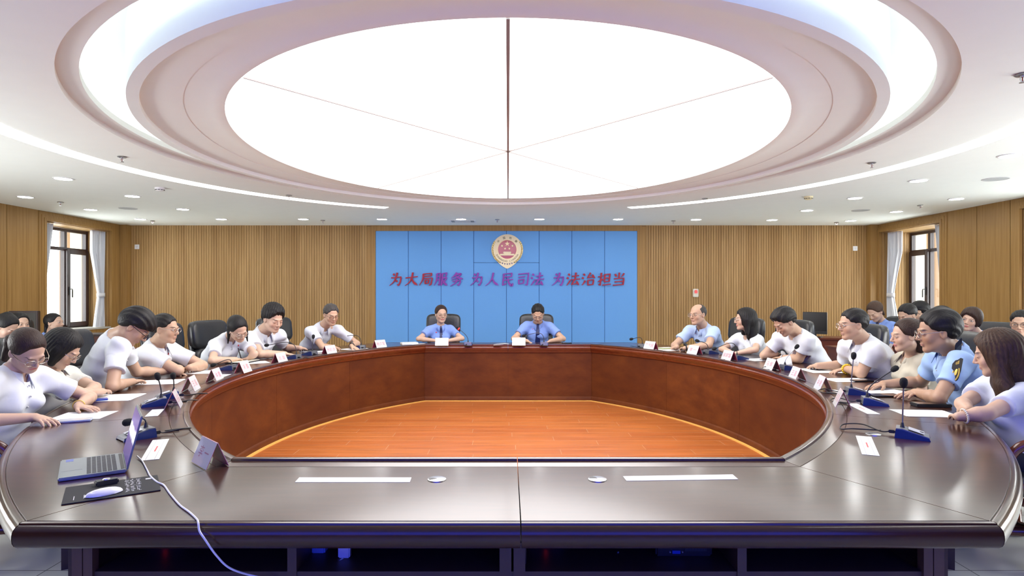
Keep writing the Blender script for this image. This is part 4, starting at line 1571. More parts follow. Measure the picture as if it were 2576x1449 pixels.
Ms = Matrix.Translation((0, 0, 0.012)) @ Matrix.Rotation(sgn * math.radians(14), 4, 'X')
MB().box(-0.152, 0.152, -0.004, 0.002, 0, 0.205, Ms, bev=0.002).build('lid', M_lap, lap, 40)


def screen_mat():
    m = bpy.data.materials.new('laptop_picture')
    m.use_nodes = True
    nt = m.node_tree
    b = nt.nodes['Principled BSDF']
    tc = nt.nodes.new('ShaderNodeTexCoord')
    sx = nt.nodes.new('ShaderNodeSeparateXYZ')
    nt.links.new(tc.outputs['Object'], sx.inputs[0])
    cr = nt.nodes.new('ShaderNodeValToRGB')
    n = nt.nodes.new('ShaderNodeTexNoise'); n.inputs['Scale'].default_value = 22
    nt.links.new(tc.outputs['Object'], n.inputs['Vector'])
    ma = nt.nodes.new('ShaderNodeMath'); ma.operation = 'MULTIPLY_ADD'; ma.inputs[1].default_value = 4.7
    nt.links.new(sx.outputs['Z'], ma.inputs[0])
    nz = nt.nodes.new('ShaderNodeMath'); nz.operation = 'MULTIPLY_ADD'; nz.inputs[1].default_value = 0.12; nz.inputs[2].default_value = -0.08
    nt.links.new(n.outputs['Fac'], nz.inputs[0]); nt.links.new(nz.outputs[0], ma.inputs[2])
    nt.links.new(ma.outputs[0], cr.inputs[0])
    e = cr.color_ramp.elements
    e[0].position = 0.0; e[0].color = (0.05, 0.02, 0.16, 1)
    e[1].position = 1.0; e[1].color = (0.10, 0.06, 0.22, 1)
    for p_, c_ in ((0.45, (0.09, 0.05, 0.24, 1)), (0.50, (0.7, 0.72, 0.85, 1)), (0.66, (0.8, 0.8, 0.9, 1)), (0.70, (0.16, 0.10, 0.36, 1))):
        q = e.new(p_); q.color = c_
    nt.links.new(cr.outputs[0], b.inputs['Emission Color'])
    b.inputs['Emission Strength'].default_value = 0.9
    b.inputs['Base Color'].default_value = (0.02, 0.02, 0.03, 1)
    b.inputs['Roughness'].default_value = 0.25
    b.inputs['Specular IOR Level'].default_value = 0.15
    return m


y0_, y1_ = (0.002, 0.0032) if sgn > 0 else (-0.0052, -0.004)
MB().box(-0.146, 0.146, y0_, y1_, 0.010, 0.198, Ms).build('display', screen_mat(), lap)
# cotton-like white plugs at the hinge
c, a, L, W = quad_frame([(199, 1270), (398, 1240), (358, 1198), (174, 1223)])
a2 = math.atan2((on(358, 1198) - on(174, 1223)).y, (on(358, 1198) - on(174, 1223)).x)
pad = empty('mouse_pad', (c.x, c.y, ZT + 0.0005), a2, 'black printed mouse pad below the laptop', 'mouse pad')
L, W = 0.235 + 0.03, 0.20
MB().box(-0.14, 0.14, -0.105, 0.105, 0, 0.003, bev=0.0012).build('mat', mat('black_pad', (0.02, 0.021, 0.023), 0.8), pad)
M_print = mat('white_print', (0.7, 0.71, 0.72), 0.6)
b = MB()
for col in range(3):
    for r in range(9):
        x0 = 0.035 + col * 0.017
        y0 = 0.075 - r * 0.018
        for q in range(4):
            xx = x0 + random.uniform(0, 0.010); yy = y0 + random.uniform(0, 0.012)
            if random.random() < .5:
                b.box(xx, xx + 0.007, yy, yy + 0.0016, 0.003, 0.0032)
            else:
                b.box(xx, xx + 0.0016, yy, yy + 0.008, 0.003, 0.0032)
for k in range(4):
    b.box(-0.11 + k * 0.028, -0.108 + k * 0.028, -0.075, -0.03, 0.003, 0.0032)
b.box(0.10, 0.122, 0.06, 0.075, 0.003, 0.0032)
b.build('printing', M_print, pad)
p = on(262, 1246)
ms = empty('computer_mouse', (p.x, p.y, ZT + 0.0037), a2 + 0.25, 'white curved computer mouse on the black pad', 'mouse')
b = MB()
b.lathe([(0.0, 0.0), (0.9, 0.0), (1.0, 0.12), (0.97, 0.35), (0.85, 0.62), (0.62, 0.85), (0.3, 0.97), (0.0, 1.0)], 28, Matrix.Diagonal((0.056, 0.029, 0.021, 1)))
b.build('shell', mat('mouse_white', (0.82, 0.83, 0.86), 0.15, coat=0.8), ms, 60)
p = on(268, 1221)
rc_ = empty('card_reader', (p.x, p.y, ZT + 0.0037), a2 + 0.2, 'small black adapter at the edge of the mouse pad', 'adapter')
MB().box(-0.035, 0.035, -0.018, 0.018, 0, 0.018, bev=0.004).build('case', M_black, rc_, 40)
MB().lathe([(0.012, 0.018), (0.011, 0.021), (0.004, 0.022)], 16).build('button', M_steel, rc_, 40)

# white charging cable over the near edge
M_cab = mat('white_cable', (0.78, 0.79, 0.82), 0.4)
cpts = [on(x, y) + Vector((0, 0, 0.004)) for x, y in [(345, 1152), (358, 1163), (370, 1185), (378, 1200), (395, 1215), (412, 1223), (428, 1245), (452, 1273), (476, 1291), (494, 1308)]]
cpts[0].z += 0.004
e_ = on(502, 1319)
cpts += [Vector((e_.x + 0.0, 1.812, 0.765)), Vector((e_.x + 0.012, 1.796, 0.745)), at(515, 1356, 1.788), at(545, 1398, 1.80), at(580, 1430, 1.82), at(640, 1449, 1.86), at(720, 1462, 1.90), at(800, 1470, 1.93)]
o = MB().tube(spline(cpts, 7), 0.0030, 8).build('charging_cable', M_cab, smooth=60)
tag(o, 'white charging cable running from the laptop over the near table edge', 'cable')
p = at(867, 1391, 2.0)
e = empty('power_adapter', p, 0, 'white power plug with cable under the near table edge', 'plug')
MB().box(-0.019, 0.019, -0.012, 0.012, -0.014, 0.030, bev=0.004).build('plug', M_cab, e)
path = spline([Vector((0, 0, -0.014)), at(858, 1408, 1.98) - p, at(838, 1426, 1.96) - p, at(800, 1449, 1.95) - p, at(760, 1462, 1.95) - p], 8)
MB().tube(path, 0.0026, 7).build('cable', M_cab, e, 60)
p = at(805, 1387, 2.05)
o = MB().box(-0.022, 0.022, -0.02, 0.02, -0.006, 0.030, bev=.004).build('power_adapter', mat('adapter_blue_white', (0.25, 0.35, 0.7), 0.4)); o.location = p
tag(o, 'small pale blue adapter hanging under the near table edge', 'adapter')

# mini computer and cables on the shelf
p = at(1717, 1426, 2.02)
e = empty('mini_computer', (p.x, 2.02, 0.5825), 0, 'small black computer box with blue socket on the open shelf', 'computer')
MB().box(-0.092, 0.092, -0.02, 0.16, 0, 0.038, bev=.006).build('case', M_black, e)
MB().box(-0.040, -0.014, -0.026, -0.02, 0.012, 0.022).build('blue_socket', mat('vga_blue', (0.02, 0.08, 0.5), 0.4), e)
b = MB()
for x in (-0.047, -0.007):
    b.cyl((x, 0.017), 0.0025, 0, 0.006, 8, M=Matrix.Translation((0, -0.020, 0)) @ Matrix.Rotation(PI / 2, 4, 'X'))
b.build('screw', M_steel, e)
b = MB()
for k in range(14):
    b.box(0.004 + k * 0.005, 0.0065 + k * 0.005, -0.0205, -0.0195, 0.018, 0.030)
b.build('vent', mat('vent_dark', (0.05, 0.06, 0.06), 0.6), e)
for (px, lab) in ((1372, 'dark box with a tiny red lamp on the shelf, right of the centre post'), (424, 'dark box with a tiny red lamp on the shelf at the left')):
    p = at(px, 1412, 2.1)
    e = empty('network_box', (p.x, 2.1, 0.5825), 0, lab, 'network box')
    MB().box(-0.06, 0.06, -0.02, 0.10, 0, 0.034, bev=.004).build('case', mat('navy_case', (0.015, 0.02, 0.06), 0.4), e)
    MB().ball((0.0, -0.021, 0.022), 0.0028, 8).build('lamp', mat('red_led', (1, 0.05, 0.03), 0.3, emit=(1, 0.03, 0.02), es=6), e)
for pts, m_, r_, lab in (
        ([(1455, 1390), (1462, 1420), (1485, 1436), (1520, 1430), (1545, 1405), (1556, 1388)], mat('grey_cable', (0.20, 0.22, 0.27), 0.4), 0.0025, 'loop of grey cable on the shelf right of the centre post'),
        ([(1626, 1393), (1590, 1400), (1560, 1404), (1520, 1402), (1490, 1410), (1485, 1420), (1510, 1428), (1548, 1422)], mat('blue_cable', (0.12, 0.16, 0.45), 0.4), 0.0025, 'blue network cable looped on the shelf beside the small computer'),
        ([(616, 1388), (624, 1405), (620, 1425), (600, 1428), (582, 1420)], mat('pale_cable', (0.45, 0.5, 0.7), 0.4), 0.0022, 'thin pale cable loop on the shelf at the left'),
        ([(1905, 1420), (1930, 1414), (1950, 1408), (2010, 1405), (2080, 1410)], M_black, 0.0022, 'black cable with silver plug on the right shelf')):
    o = MB().tube(spline([at(x, y, 2.05 + 0.02 * math.sin(i)) for i, (x, y) in enumerate(pts)], 8), r_, 7).build('shelf_cable', m_, smooth=60)
    tag(o, lab, 'cable')
# ================================================================ PEOPLE: implicit surfaces turned into meshes
class Field:
    def __init__(s, lo, hi, h):
        s.h = h
        s.lo = np.array(lo, float)
        s.n = np.maximum(4, np.ceil((np.array(hi) - s.lo) / h).astype(int) + 1)
        s.f = np.full(s.n, 0.06, np.float32)
        s.ax = [s.lo[i] + h * np.arange(s.n[i]) for i in range(3)]

    def sub(s, lo, hi):
        a = np.clip(np.floor((np.array(lo) - s.lo) / s.h).astype(int), 0, s.n)
        b = np.clip(np.ceil((np.array(hi) - s.lo) / s.h).astype(int) + 1, 0, s.n)
        if np.any(b <= a):
            return None
        sl = tuple(slice(a[i], b[i]) for i in range(3))
        X = s.ax[0][sl[0]][:, None, None].astype(np.float32)
        Y = s.ax[1][sl[1]][None, :, None].astype(np.float32)
        Z = s.ax[2][sl[2]][None, None, :].astype(np.float32)
        return sl, X, Y, Z

    def put(s, box, fn, k=0.01, op='u'):
        m = 0.035
        r = s.sub(np.array(box[0]) - m, np.array(box[1]) + m)
        if r is None:
            return
        sl, X, Y, Z = r
        d = fn(X, Y, Z).astype(np.float32)
        a = s.f[sl]
        if op == 'u':
            h = np.clip(0.5 + 0.5 * (a - d) / k, 0, 1)
            s.f[sl] = a + (d - a) * h - k * h * (1 - h)
        elif op == 's':           # subtract
            d = -d
            h = np.clip(0.5 - 0.5 * (a - d) / k, 0, 1)
            s.f[sl] = a + (d - a) * h + k * h * (1 - h)
        else:                     # intersect
            s.f[sl] = np.maximum(a, d)

    def cone(s, A, B, ra, rb, k=0.01, op='u'):
        A, B = np.array(A, float), np.array(B, float)
        r = max(ra, rb)
        ba = B - A
        L2 = max(float(ba @ ba), 1e-8)

        def fn(X, Y, Z):
            px, py, pz = X - A[0], Y - A[1], Z - A[2]
            t = np.clip((px * ba[0] + py * ba[1] + pz * ba[2]) / L2, 0, 1)
            return np.sqrt((px - ba[0] * t) ** 2 + (py - ba[1] * t) ** 2 + (pz - ba[2] * t) ** 2) - (ra + (rb - ra) * t)
        s.put((np.minimum(A, B) - r, np.maximum(A, B) + r), fn, k, op)

    def ell(s, c, rad, R=None, k=0.01, op='u'):
        c, rad = np.array(c, float), np.array(rad, float)
        R = np.eye(3) if R is None else np.array(R)
        ext = np.abs(R) @ rad
        mn = rad.min()

        def fn(X, Y, Z):
            px, py, pz = X - c[0], Y - c[1], Z - c[2]
            q = 0; g = 0
            for i in range(3):
                u = R[0, i] * px + R[1, i] * py + R[2, i] * pz
                q = q + (u / rad[i]) ** 2
                g = g + (u / rad[i] ** 2) ** 2
            q = np.sqrt(q)
            g = np.sqrt(g) + 1e-6
            return np.where(q < 0.4, (q - 1) * mn, q * (q - 1) / g)
        s.put((c - ext, c + ext), fn, k, op)

    def ecap(s, A, B, U, a0, b0, a1, b1, k=0.02, op='u'):
        """Elliptical capsule: half width a along U, half depth b across."""
        A, B, U = np.array(A, float), np.array(B, float), np.array(U, float)
        W = B - A; L = np.linalg.norm(W); W = W / L
        U = U - W * (U @ W); U /= np.linalg.norm(U)
        V = np.cross(W, U)
        r = max(a0, a1, b0, b1)

        def fn(X, Y, Z):
            px, py, pz = X - A[0], Y - A[1], Z - A[2]
            w = px * W[0] + py * W[1] + pz * W[2]
            u = px * U[0] + py * U[1] + pz * U[2]
            v = px * V[0] + py * V[1] + pz * V[2]
            t = np.clip(w / L, 0, 1)
            a = a0 + (a1 - a0) * t
            b = b0 + (b1 - b0) * t
            o = (w - t * L)
            q = np.sqrt((u / a) ** 2 + (v / b) ** 2 + (o / b) ** 2) + 1e-6
            g = np.sqrt((u / a ** 2) ** 2 + (v / b ** 2) ** 2 + (o / b ** 2) ** 2) + 1e-6
            return np.where(q < 0.4, (q - 1) * b, q * (q - 1) / g)
        s.put((np.minimum(A, B) - r, np.maximum(A, B) + r), fn, k, op)

    def nets(s):
        f = s.f
        f[0], f[-1], f[:, 0], f[:, -1], f[:, :, 0], f[:, :, -1] = .06, .06, .06, .06, .06, .06
        S = (f < 0)
        nx, ny, nz = f.shape
        c = np.zeros((nx - 1, ny - 1, nz - 1), np.uint8)
        for i in (0, 1):
            for j in (0, 1):
                for l in (0, 1):
                    c += S[i:nx - 1 + i, j:ny - 1 + j, l:nz - 1 + l]
        idx = np.nonzero((c > 0) & (c < 8))
        I = np.stack(idx, 1)
        n = len(I)
        acc = np.zeros((n, 3)); cnt = np.zeros(n)
        for ax in range(3):
            o1, o2 = [a for a in range(3) if a != ax]
            for p in (0, 1):
                for q in (0, 1):
                    a = I.copy(); a[:, o1] += p; a[:, o2] += q
                    b = a.copy(); b[:, ax] += 1
                    fa, fb = f[a[:, 0], a[:, 1], a[:, 2]], f[b[:, 0], b[:, 1], b[:, 2]]
                    m = (fa < 0) != (fb < 0)
                    t = np.where(m, fa / np.where(m, fa - fb, 1), 0)
                    P = a.astype(float); P[:, ax] += t
                    acc[m] += P[m]; cnt[m] += 1
        V = s.lo + s.h * acc / cnt[:, None]
        vid = np.full(c.shape, -1, np.int32)
        vid[idx] = np.arange(n)
        F = []
        for ax in range(3):
            o1, o2 = [(1, 2), (2, 0), (0, 1)][ax]
            sl0 = [slice(1, -1)] * 3; sl1 = [slice(1, -1)] * 3
            sl0[ax] = slice(0, -1); sl1[ax] = slice(1, None)
            A, B = S[tuple(sl0)], S[tuple(sl1)]
            for sign in (0, 1):
                m = (A & ~B) if sign == 0 else (~A & B)
                e = np.stack(np.nonzero(m), 1)
                if not len(e):
                    continue
                off = np.array([1, 1, 1]); off[ax] = 0
                e = e + off
                d1 = np.zeros(3, int); d1[o1] = 1
                d2 = np.zeros(3, int); d2[o2] = 1
                q = [e - d1 - d2, e - d2, e, e - d1]
                q = [vid[x[:, 0], x[:, 1], x[:, 2]] for x in q]
                q = np.stack(q if sign == 0 else q[::-1], 1)
                F.append(q)
        F = np.concatenate(F)
        F = F[(F >= 0).all(1)]
        return V, F


def np_mesh(name, V, F, m, parent=None, attrs=None):
    me = bpy.data.meshes.new(name)
    me.vertices.add(len(V)); me.vertices.foreach_set('co', np.asarray(V, np.float32).ravel())
    me.loops.add(F.size); me.loops.foreach_set('vertex_index', F.astype(np.int32).ravel())
    me.polygons.add(len(F))
    me.polygons.foreach_set('loop_start', np.arange(0, F.size, F.shape[1], dtype=np.int32))
    me.update(calc_edges=True)
    me.polygons.foreach_set('use_smooth', np.ones(len(F), bool))
    me.materials.append(m)
    for k, a in (attrs or {}).items():
        at_ = me.attributes.new(k, 'FLOAT_VECTOR', 'POINT')
        at_.data.foreach_set('vector', np.asarray(a, np.float32).ravel())
    me.validate()
    o = bpy.data.objects.new(name, me)
    COL.objects.link(o)
    if parent is not None:
        o.parent = parent
    return o


def rot(yaw, pitch=0.0, roll=0.0):
    """Columns: right, forward, up of a head that faces yaw, bowed by pitch."""
    R = Matrix.Rotation(yaw - PI / 2, 3, 'Z') @ Matrix.Rotation(-pitch, 3, 'X') @ Matrix.Rotation(roll, 3, 'Y')
    return np.array(R)


def skin_mat(name, tone, lips, eye_open, female, tired=0.0):
    m = bpy.data.materials.new(name)
    m.use_nodes = True
    nt = m.node_tree
    b = nt.nodes['Principled BSDF']
    b.inputs['Roughness'].default_value = 0.5
    b.inputs['Subsurface Weight'].default_value = 0.0
    at_ = nt.nodes.new('ShaderNodeAttribute'); at_.attribute_name = 'hc'
    sx = nt.nodes.new('ShaderNodeSeparateXYZ')
    nt.links.new(at_.outputs['Vector'], sx.inputs[0])

    def mt(op, a, b_=None, c_=None, clamp=False):
        q = nt.nodes.new('ShaderNodeMath'); q.operation = op; q.use_clamp = clamp
        for i, v in enumerate((a, b_, c_)):
            if v is None: continue
            if isinstance(v, (int, float)): q.inputs[i].default_value = v
            else: nt.links.new(v, q.inputs[i])
        return q.outputs[0]
    X, Y, Z = sx.outputs[0], sx.outputs[1], sx.outputs[2]
    ax = mt('ABSOLUTE', X)
    front = mt('GREATER_THAN', Y, 0.045)

    def ellipse(cx, cz, rx, rz, soft=0.15, k=0.0):
        """1 inside an ellipse of the face; k bends it."""
        dx = mt('DIVIDE', mt('SUBTRACT', ax, cx), rx)
        zz = mt('SUBTRACT', Z, cz)
        if k:
            zz = mt('ADD', zz, mt('MULTIPLY', mt('POWER', mt('ABSOLUTE', mt('SUBTRACT', ax, cx)), 2.0), k))
        dz = mt('DIVIDE', zz, rz)
        r = mt('SQRT', mt('ADD', mt('MULTIPLY', dx, dx), mt('MULTIPLY', dz, dz)))
        v = mt('DIVIDE', mt('SUBTRACT', 1.0 + soft, r), 2 * soft, clamp=True)
        return mt('MULTIPLY', v, front)
    noise = nt.nodes.new('ShaderNodeTexNoise'); noise.inputs['Scale'].default_value = 9.0
    tc = nt.nodes.new('ShaderNodeTexCoord'); nt.links.new(tc.outputs['Object'], noise.inputs['Vector'])
    base = nt.nodes.new('ShaderNodeMix'); base.data_type = 'RGBA'
    base.inputs['A'].default_value = (*[c * 0.94 for c in tone], 1)
    base.inputs['B'].default_value = (tone[0] * 1.04, tone[1] * 1.03, tone[2] * 1.03, 1)
    nt.links.new(noise.outputs['Fac'], base.inputs['Factor'])
    out = base.outputs['Result']

    def layer(mask, col, amt=1.0):
        nonlocal out
        mx = nt.nodes.new('ShaderNodeMix'); mx.data_type = 'RGBA'
        nt.links.new(mt('MULTIPLY', mask, amt), mx.inputs['Factor'])
        nt.links.new(out, mx.inputs['A'])
        mx.inputs['B'].default_value = (*col, 1)
        out = mx.outputs['Result']
    layer(ellipse(0.040, -0.028, 0.022, 0.018, 0.9), (tone[0] * 0.98, tone[1] * 0.72, tone[2] * 0.66), 0.35)
    ez = 0.004
    dk = (0.03, 0.02, 0.018)
    layer(ellipse(0.0, -0.0605, 0.023 if female else 0.022, 0.0075, 0.2), lips, 0.85 if female else 0.45)
    layer(ellipse(0.0, -0.0605, 0.021, 0.0011, 0.5), (0.18, 0.05, 0.05), 0.8)
    layer(ellipse(0.0085, -0.0365, 0.0035, 0.0022, 0.4), (0.15, 0.05, 0.04), 0.8)
    layer(ellipse(0.034, 0.0265, 0.0165, 0.0026 if female else 0.0038, 0.35, 14.0), dk, 0.8)
    if eye_open > 0.3:
        layer(ellipse(0.0325, ez + 0.0006, 0.0150, 0.0068 * eye_open, 0.12, 6.0), dk, 0.9)
        layer(ellipse(0.0325, ez - 0.0004, 0.0132, 0.0052 * eye_open, 0.12, 6.0), (0.62, 0.60, 0.58), 1.0)
        layer(ellipse(0.0325, ez, 0.0055, 0.0055 * min(1, eye_open), 0.15), (0.015, 0.01, 0.008), 1.0)
    else:
        layer(ellipse(0.0325, ez - 0.0045, 0.0150, 0.0015, 0.35, -9.0), dk, 0.95)
        layer(ellipse(0.0325, ez + 0.006, 0.0140, 0.0007, 0.6, 6.0), (tone[0] * .5, tone[1] * .35, tone[2] * .3), 0.6)
    nt.links.new(out, b.inputs['Base Color'])
    return m


def hair_mat(name, col, rough=0.52):
    m = bpy.data.materials.new(name)
    m.use_nodes = True
    nt = m.node_tree
    b = nt.nodes['Principled BSDF']
    b.inputs['Roughness'].default_value = rough
    b.inputs['Specular IOR Level'].default_value = 0.3
    at_ = nt.nodes.new('ShaderNodeAttribute'); at_.attribute_name = 'hc'
    mp = nt.nodes.new('ShaderNodeMapping'); mp.inputs['Scale'].default_value = (260, 60, 26)
    nt.links.new(at_.outputs['Vector'], mp.inputs['Vector'])
    n = nt.nodes.new('ShaderNodeTexNoise'); n.inputs['Scale'].default_value = 1.0; n.inputs['Detail'].default_value = 4
    nt.links.new(mp.outputs[0], n.inputs['Vector'])
    cr = nt.nodes.new('ShaderNodeValToRGB')
    cr.color_ramp.elements[0].position = 0.3; cr.color_ramp.elements[0].color = (*[c * 0.55 for c in col], 1)
    cr.color_ramp.elements[1].position = 0.75; cr.color_ramp.elements[1].color = (*[c * 1.4 for c in col], 1)
    nt.links.new(n.outputs['Fac'], cr.inputs[0]); nt.links.new(cr.outputs[0], b.inputs['Base Color'])
    bp = nt.nodes.new('ShaderNodeBump'); bp.inputs['Strength'].default_value = 0.7; bp.inputs['Distance'].default_value = 0.004
    nt.links.new(n.outputs['Fac'], bp.inputs['Height']); nt.links.new(bp.outputs[0], b.inputs['Normal'])
    return m


def cloth_mat(name, col, rough=0.8, bump=0.25):
    return mat(name, col, rough, bump=0.6, bscale=6.0, vary=0.02, vscale=3.0)


HAIR = {'black': hair_mat('black_hair', (0.009, 0.008, 0.008)), 'brown': hair_mat('dark_brown_hair', (0.034, 0.017, 0.012)),
        'warm': hair_mat('warm_brown_hair', (0.055, 0.028, 0.016)), 'grey': hair_mat('greying_hair', (0.05, 0.045, 0.042))}
TONES = {'fair': (0.58, 0.38, 0.27), 'mid': (0.52, 0.33, 0.22), 'tan': (0.43, 0.26, 0.165)}
CLOTH = {'white': cloth_mat('white_shirt', (0.70, 0.73, 0.77)), 'cream': cloth_mat('cream_shirt', (0.58, 0.54, 0.43)), 'offwhite': cloth_mat('offwhite_knit', (0.68, 0.68, 0.62)),
         'palegrey': cloth_mat('pale_grey_shirt', (0.58, 0.61, 0.66)), 'paleblue': cloth_mat('pale_blue_shirt', (0.42, 0.54, 0.76)),
         'uniform': cloth_mat('uniform_blue_shirt', (0.21, 0.33, 0.72)), 'deepuniform': cloth_mat('blue_uniform_shirt', (0.17, 0.28, 0.62)), 'officer': cloth_mat('officer_blue_shirt', (0.34, 0.50, 0.80)), 'lilac': cloth_mat('white_tee', (0.62, 0.66, 0.80))}
M_jeans = mat('blue_jeans', (0.10, 0.17, 0.34), 0.85, bump=.2, bscale=20)
M_trou = mat('dark_trousers', (0.015, 0.017, 0.025), 0.8, bump=.2, bscale=12)
M_shoe = mat('black_shoe', (0.01, 0.01, 0.012), 0.35)
M_tie = mat('navy_tie', (0.012, 0.02, 0.10), 0.5)
M_frameb = mat('black_spectacle_frame', (0.01, 0.01, 0.012), 0.3)
M_framem = mat('metal_spectacle_frame', (0.55, 0.50, 0.44), 0.25, 0.9)
M_badge = mat('red_badge', (0.65, 0.04, 0.03), 0.4)
M_goldb = mat('gold_detail', (0.75, 0.52, 0.12), 0.35, 0.5)
M_yellow = mat('yellow_beads', (0.85, 0.55, 0.03), 0.35)

# lower edge of the hair as a height over the head's depth (y from nape to brow)
EDGE = {
    'short': ([-.13, -.09, -.06, -.025, .0, .018, .035, .06, .085, .13], [-.060, -.058, -.045, -.012, .012, .012, .034, .058, .074, .082]),
    'fringe': ([-.13, -.09, -.06, -.025, .0, .018, .035, .06, .085, .13], [-.068, -.066, -.050, -.015, .008, .010, .026, .038, .046, .05]),
    'bald': ([-.13, -.09, -.06, -.025, .0, .018, .035, .06, .085, .13], [-.060, -.058, -.045, -.010, .010, .040, .088, .105, .12, .13]),
    'pulled': ([-.13, -.09, -.06, -.025, .0, .018, .035, .06, .085, .13], [-.070, -.068, -.050, -.010, .010, .014, .036, .066, .082, .090]),
    'drape': ([-.13, -.05, .0, .022, .040, .052, .065, .09, .13], [-.40, -.40, -.40, -.36, -.10, .020, .060, .076, .084]),
    'crop': ([-.13, -.09, -.05, -.015, .01, .03, .045, .06, .085, .13], [-.065, -.062, -.060, -.030, -.020, -.022, .010, .036, .056, .066]),
}


def person(s):
    Q = s.get('h', 0.006)
    fem = s.get('fem', False)
    name_label = s['label']
    sc = s.get('scale', 0.95 if fem else 1.0)
    bulk = s.get('bulk', 1.0)
    N = at(*s['neck'])
    Hc = at(*s['head'])
    toc = math.atan2(-N.y, -N.x)
    byaw = toc + math.radians(s['body'])
    fyaw = math.atan2(-Hc.y, -Hc.x) + math.radians(s['face'])
    HR = rot(fyaw, math.radians(s.get('pitch', 0)), math.radians(s.get('roll', 0)))
    hs = s.get('hs', 1.0) * (0.97 if fem else 1.03)
    fb = np.array([math.cos(byaw), math.sin(byaw), 0.0])
    rt = np.array([math.sin(byaw), -math.cos(byaw), 0.0])       # the person's right
    Nn = np.array(N)
    # pelvis outside the table
    if s.get('row', 1) == 1:
        side = 1 if N.x > 0 else -1
        if abs(N.x) < 1.3 and N.y > 8:
            out = np.array([0, 1.0, 0]); pel = np.array([N.x, max(8.98, N.y + 0.10), 0.53])
        else:
            c = np.array([-side * ARC_X, ARC_Y, 0]); v = Nn - c; v[2] = 0
            r = np.linalg.norm(v); out = v / r
            pel = c + out * max(R_OUT + 0.24, r + s.get('lean', 0.08)); pel[2] = 0.53
    else:
        out = -fb
        pel = Nn - fb * s.get('lean', 0.08); pel[2] = 0.53
    legyaw = math.atan2(-out[1], -out[0])
    lf = np.array([math.cos(legyaw), math.sin(legyaw), 0]); lr = np.array([math.sin(legyaw), -math.cos(legyaw), 0])
    up = (Nn - pel); up /= np.linalg.norm(up)
    rtb = rt * 0.8 + lr * 0.2; rtb /= np.linalg.norm(rtb)
    shw = (0.158 if fem else 0.178) * sc * s.get('shw', 1.0)
    tilt = s.get('tilt', 0.0)
    SR = Nn + rt * shw - np.array([0, 0, 0.080]) * sc + fb * 0.022 - np.array([0, 0, tilt])
    SL = Nn - rt * shw - np.array([0, 0, 0.080]) * sc + fb * 0.022 + np.array([0, 0, tilt])
    chest = Nn - up * 0.17 * sc + fb * 0.018
    waist = pel + (Nn - pel) * 0.33

    def arm(S, key, sgn):
        h = s.get(key)
        if h is None:      # hanging down onto the lap
            E = S + np.array([0, 0, -0.26]) + rt * sgn * 0.05 + fb * 0.02
            W = pel + lf * 0.26 + lr * sgn * 0.10 + np.array([0, 0, 0.13])
            d = lf * 0.8 - lr * sgn * 0.5; d /= np.linalg.norm(d)
            return E, W, d, 0.45
        z = h.get('z', 0.79)
        W = np.array(at(h['w'][0], h['w'][1], h['D'])) if 'D' in h else np.array(on(h['w'][0], h['w'][1], z))
        T = np.array(at(h['t'][0], h['t'][1], h['D'])) if 'D' in h else np.array(on(h['t'][0], h['t'][1], h.get('tz', 0.768)))
        d = T - W
        if 'e' in h:
            E = np.array(on(h['e'][0], h['e'][1], 0.80))
            l = np.linalg.norm(E - S)
            if l > 0.33:
                E = S + (E - S) * 0.33 / l
            v = W - E
            if np.linalg.norm(v) > 0.27:
                W = E + v * 0.27 / np.linalg.norm(v)
        else:
            l1, l2 = 0.29 * sc, 0.255 * sc
            D = W - S; dl = np.linalg.norm(D)
            if dl > (l1 + l2) * 0.985:
                W = S + D * (l1 + l2) * 0.985 / dl; W[2] = max(W[2], 0.785)
                D = W - S; dl = np.linalg.norm(D)
                g_ = max(1, dl / ((l1 + l2) * 0.985)); l1 *= g_; l2 *= g_
            dn = D / dl
            a = (l1 * l1 - l2 * l2 + dl * dl) / (2 * dl)
            hh = math.sqrt(max(1e-6, l1 * l1 - a * a))
            p1 = np.cross(dn, [0, 0, 1]); p1 /= np.linalg.norm(p1)
            p2 = np.cross(dn, p1)
            best = None
            for q in range(72):
                t = 2 * PI * q / 72
                E_ = S + dn * a + (p1 * math.cos(t) + p2 * math.sin(t)) * hh
                cost = abs(E_[2] - 0.80) * (3 if E_[2] < 0.80 else 1) - 0.35 * float((E_ - S) @ rt) * sgn
                if best is None or cost < best[0]:
                    best = (cost, E_)
            E = best[1]
        if np.linalg.norm(d) < 0.02:
            d = W - E
        d = d / np.linalg.norm(d)
        return E, W, d, h.get('curl', 0.22)
    arms = [(SR,) + arm(SR, 'R', 1) + (1,), (SL,) + arm(SL, 'L', -1) + (-1,)]

    root = empty('person', (pel[0], pel[1], 0.0), 0.0, name_label, 'person', s.get('group'))
    O = np.array([pel[0], pel[1], 0.0])
    loc = lambda p: np.array(p, float) - O
    N_, H_, pel_, ch_, wa_ = loc(Nn), loc(Hc), loc(pel), loc(chest), loc(waist)
    hd = lambda x, y, z: H_ + HR @ (np.array([x, y, z]) * hs)
    allp = [N_, H_, pel_, ch_] + [loc(a[i]) for a in arms for i in (0, 1, 2)]
    allp += [loc(a[2] + a[3] * 0.2) for a in arms]
    lo = np.min(allp, 0) - 0.19; hi = np.max(allp, 0) + 0.19
    hi[2] = H_[2] + 0.17
    Fd = Field(lo, hi, Q)
    # trunk (slightly inside the shirt)
    Fd.ecap(pel_ + [0, 0, .02], wa_, rtb, .13 * bulk, .095 * bulk, .125 * bulk, .09 * bulk, .03)
    Fd.ecap(wa_, ch_, rtb, .125 * bulk, .09 * bulk, .135 * bulk, .095 * bulk, .03)
    Fd.cone(ch_, N_ - up * 0.03, .09, .055, .04)
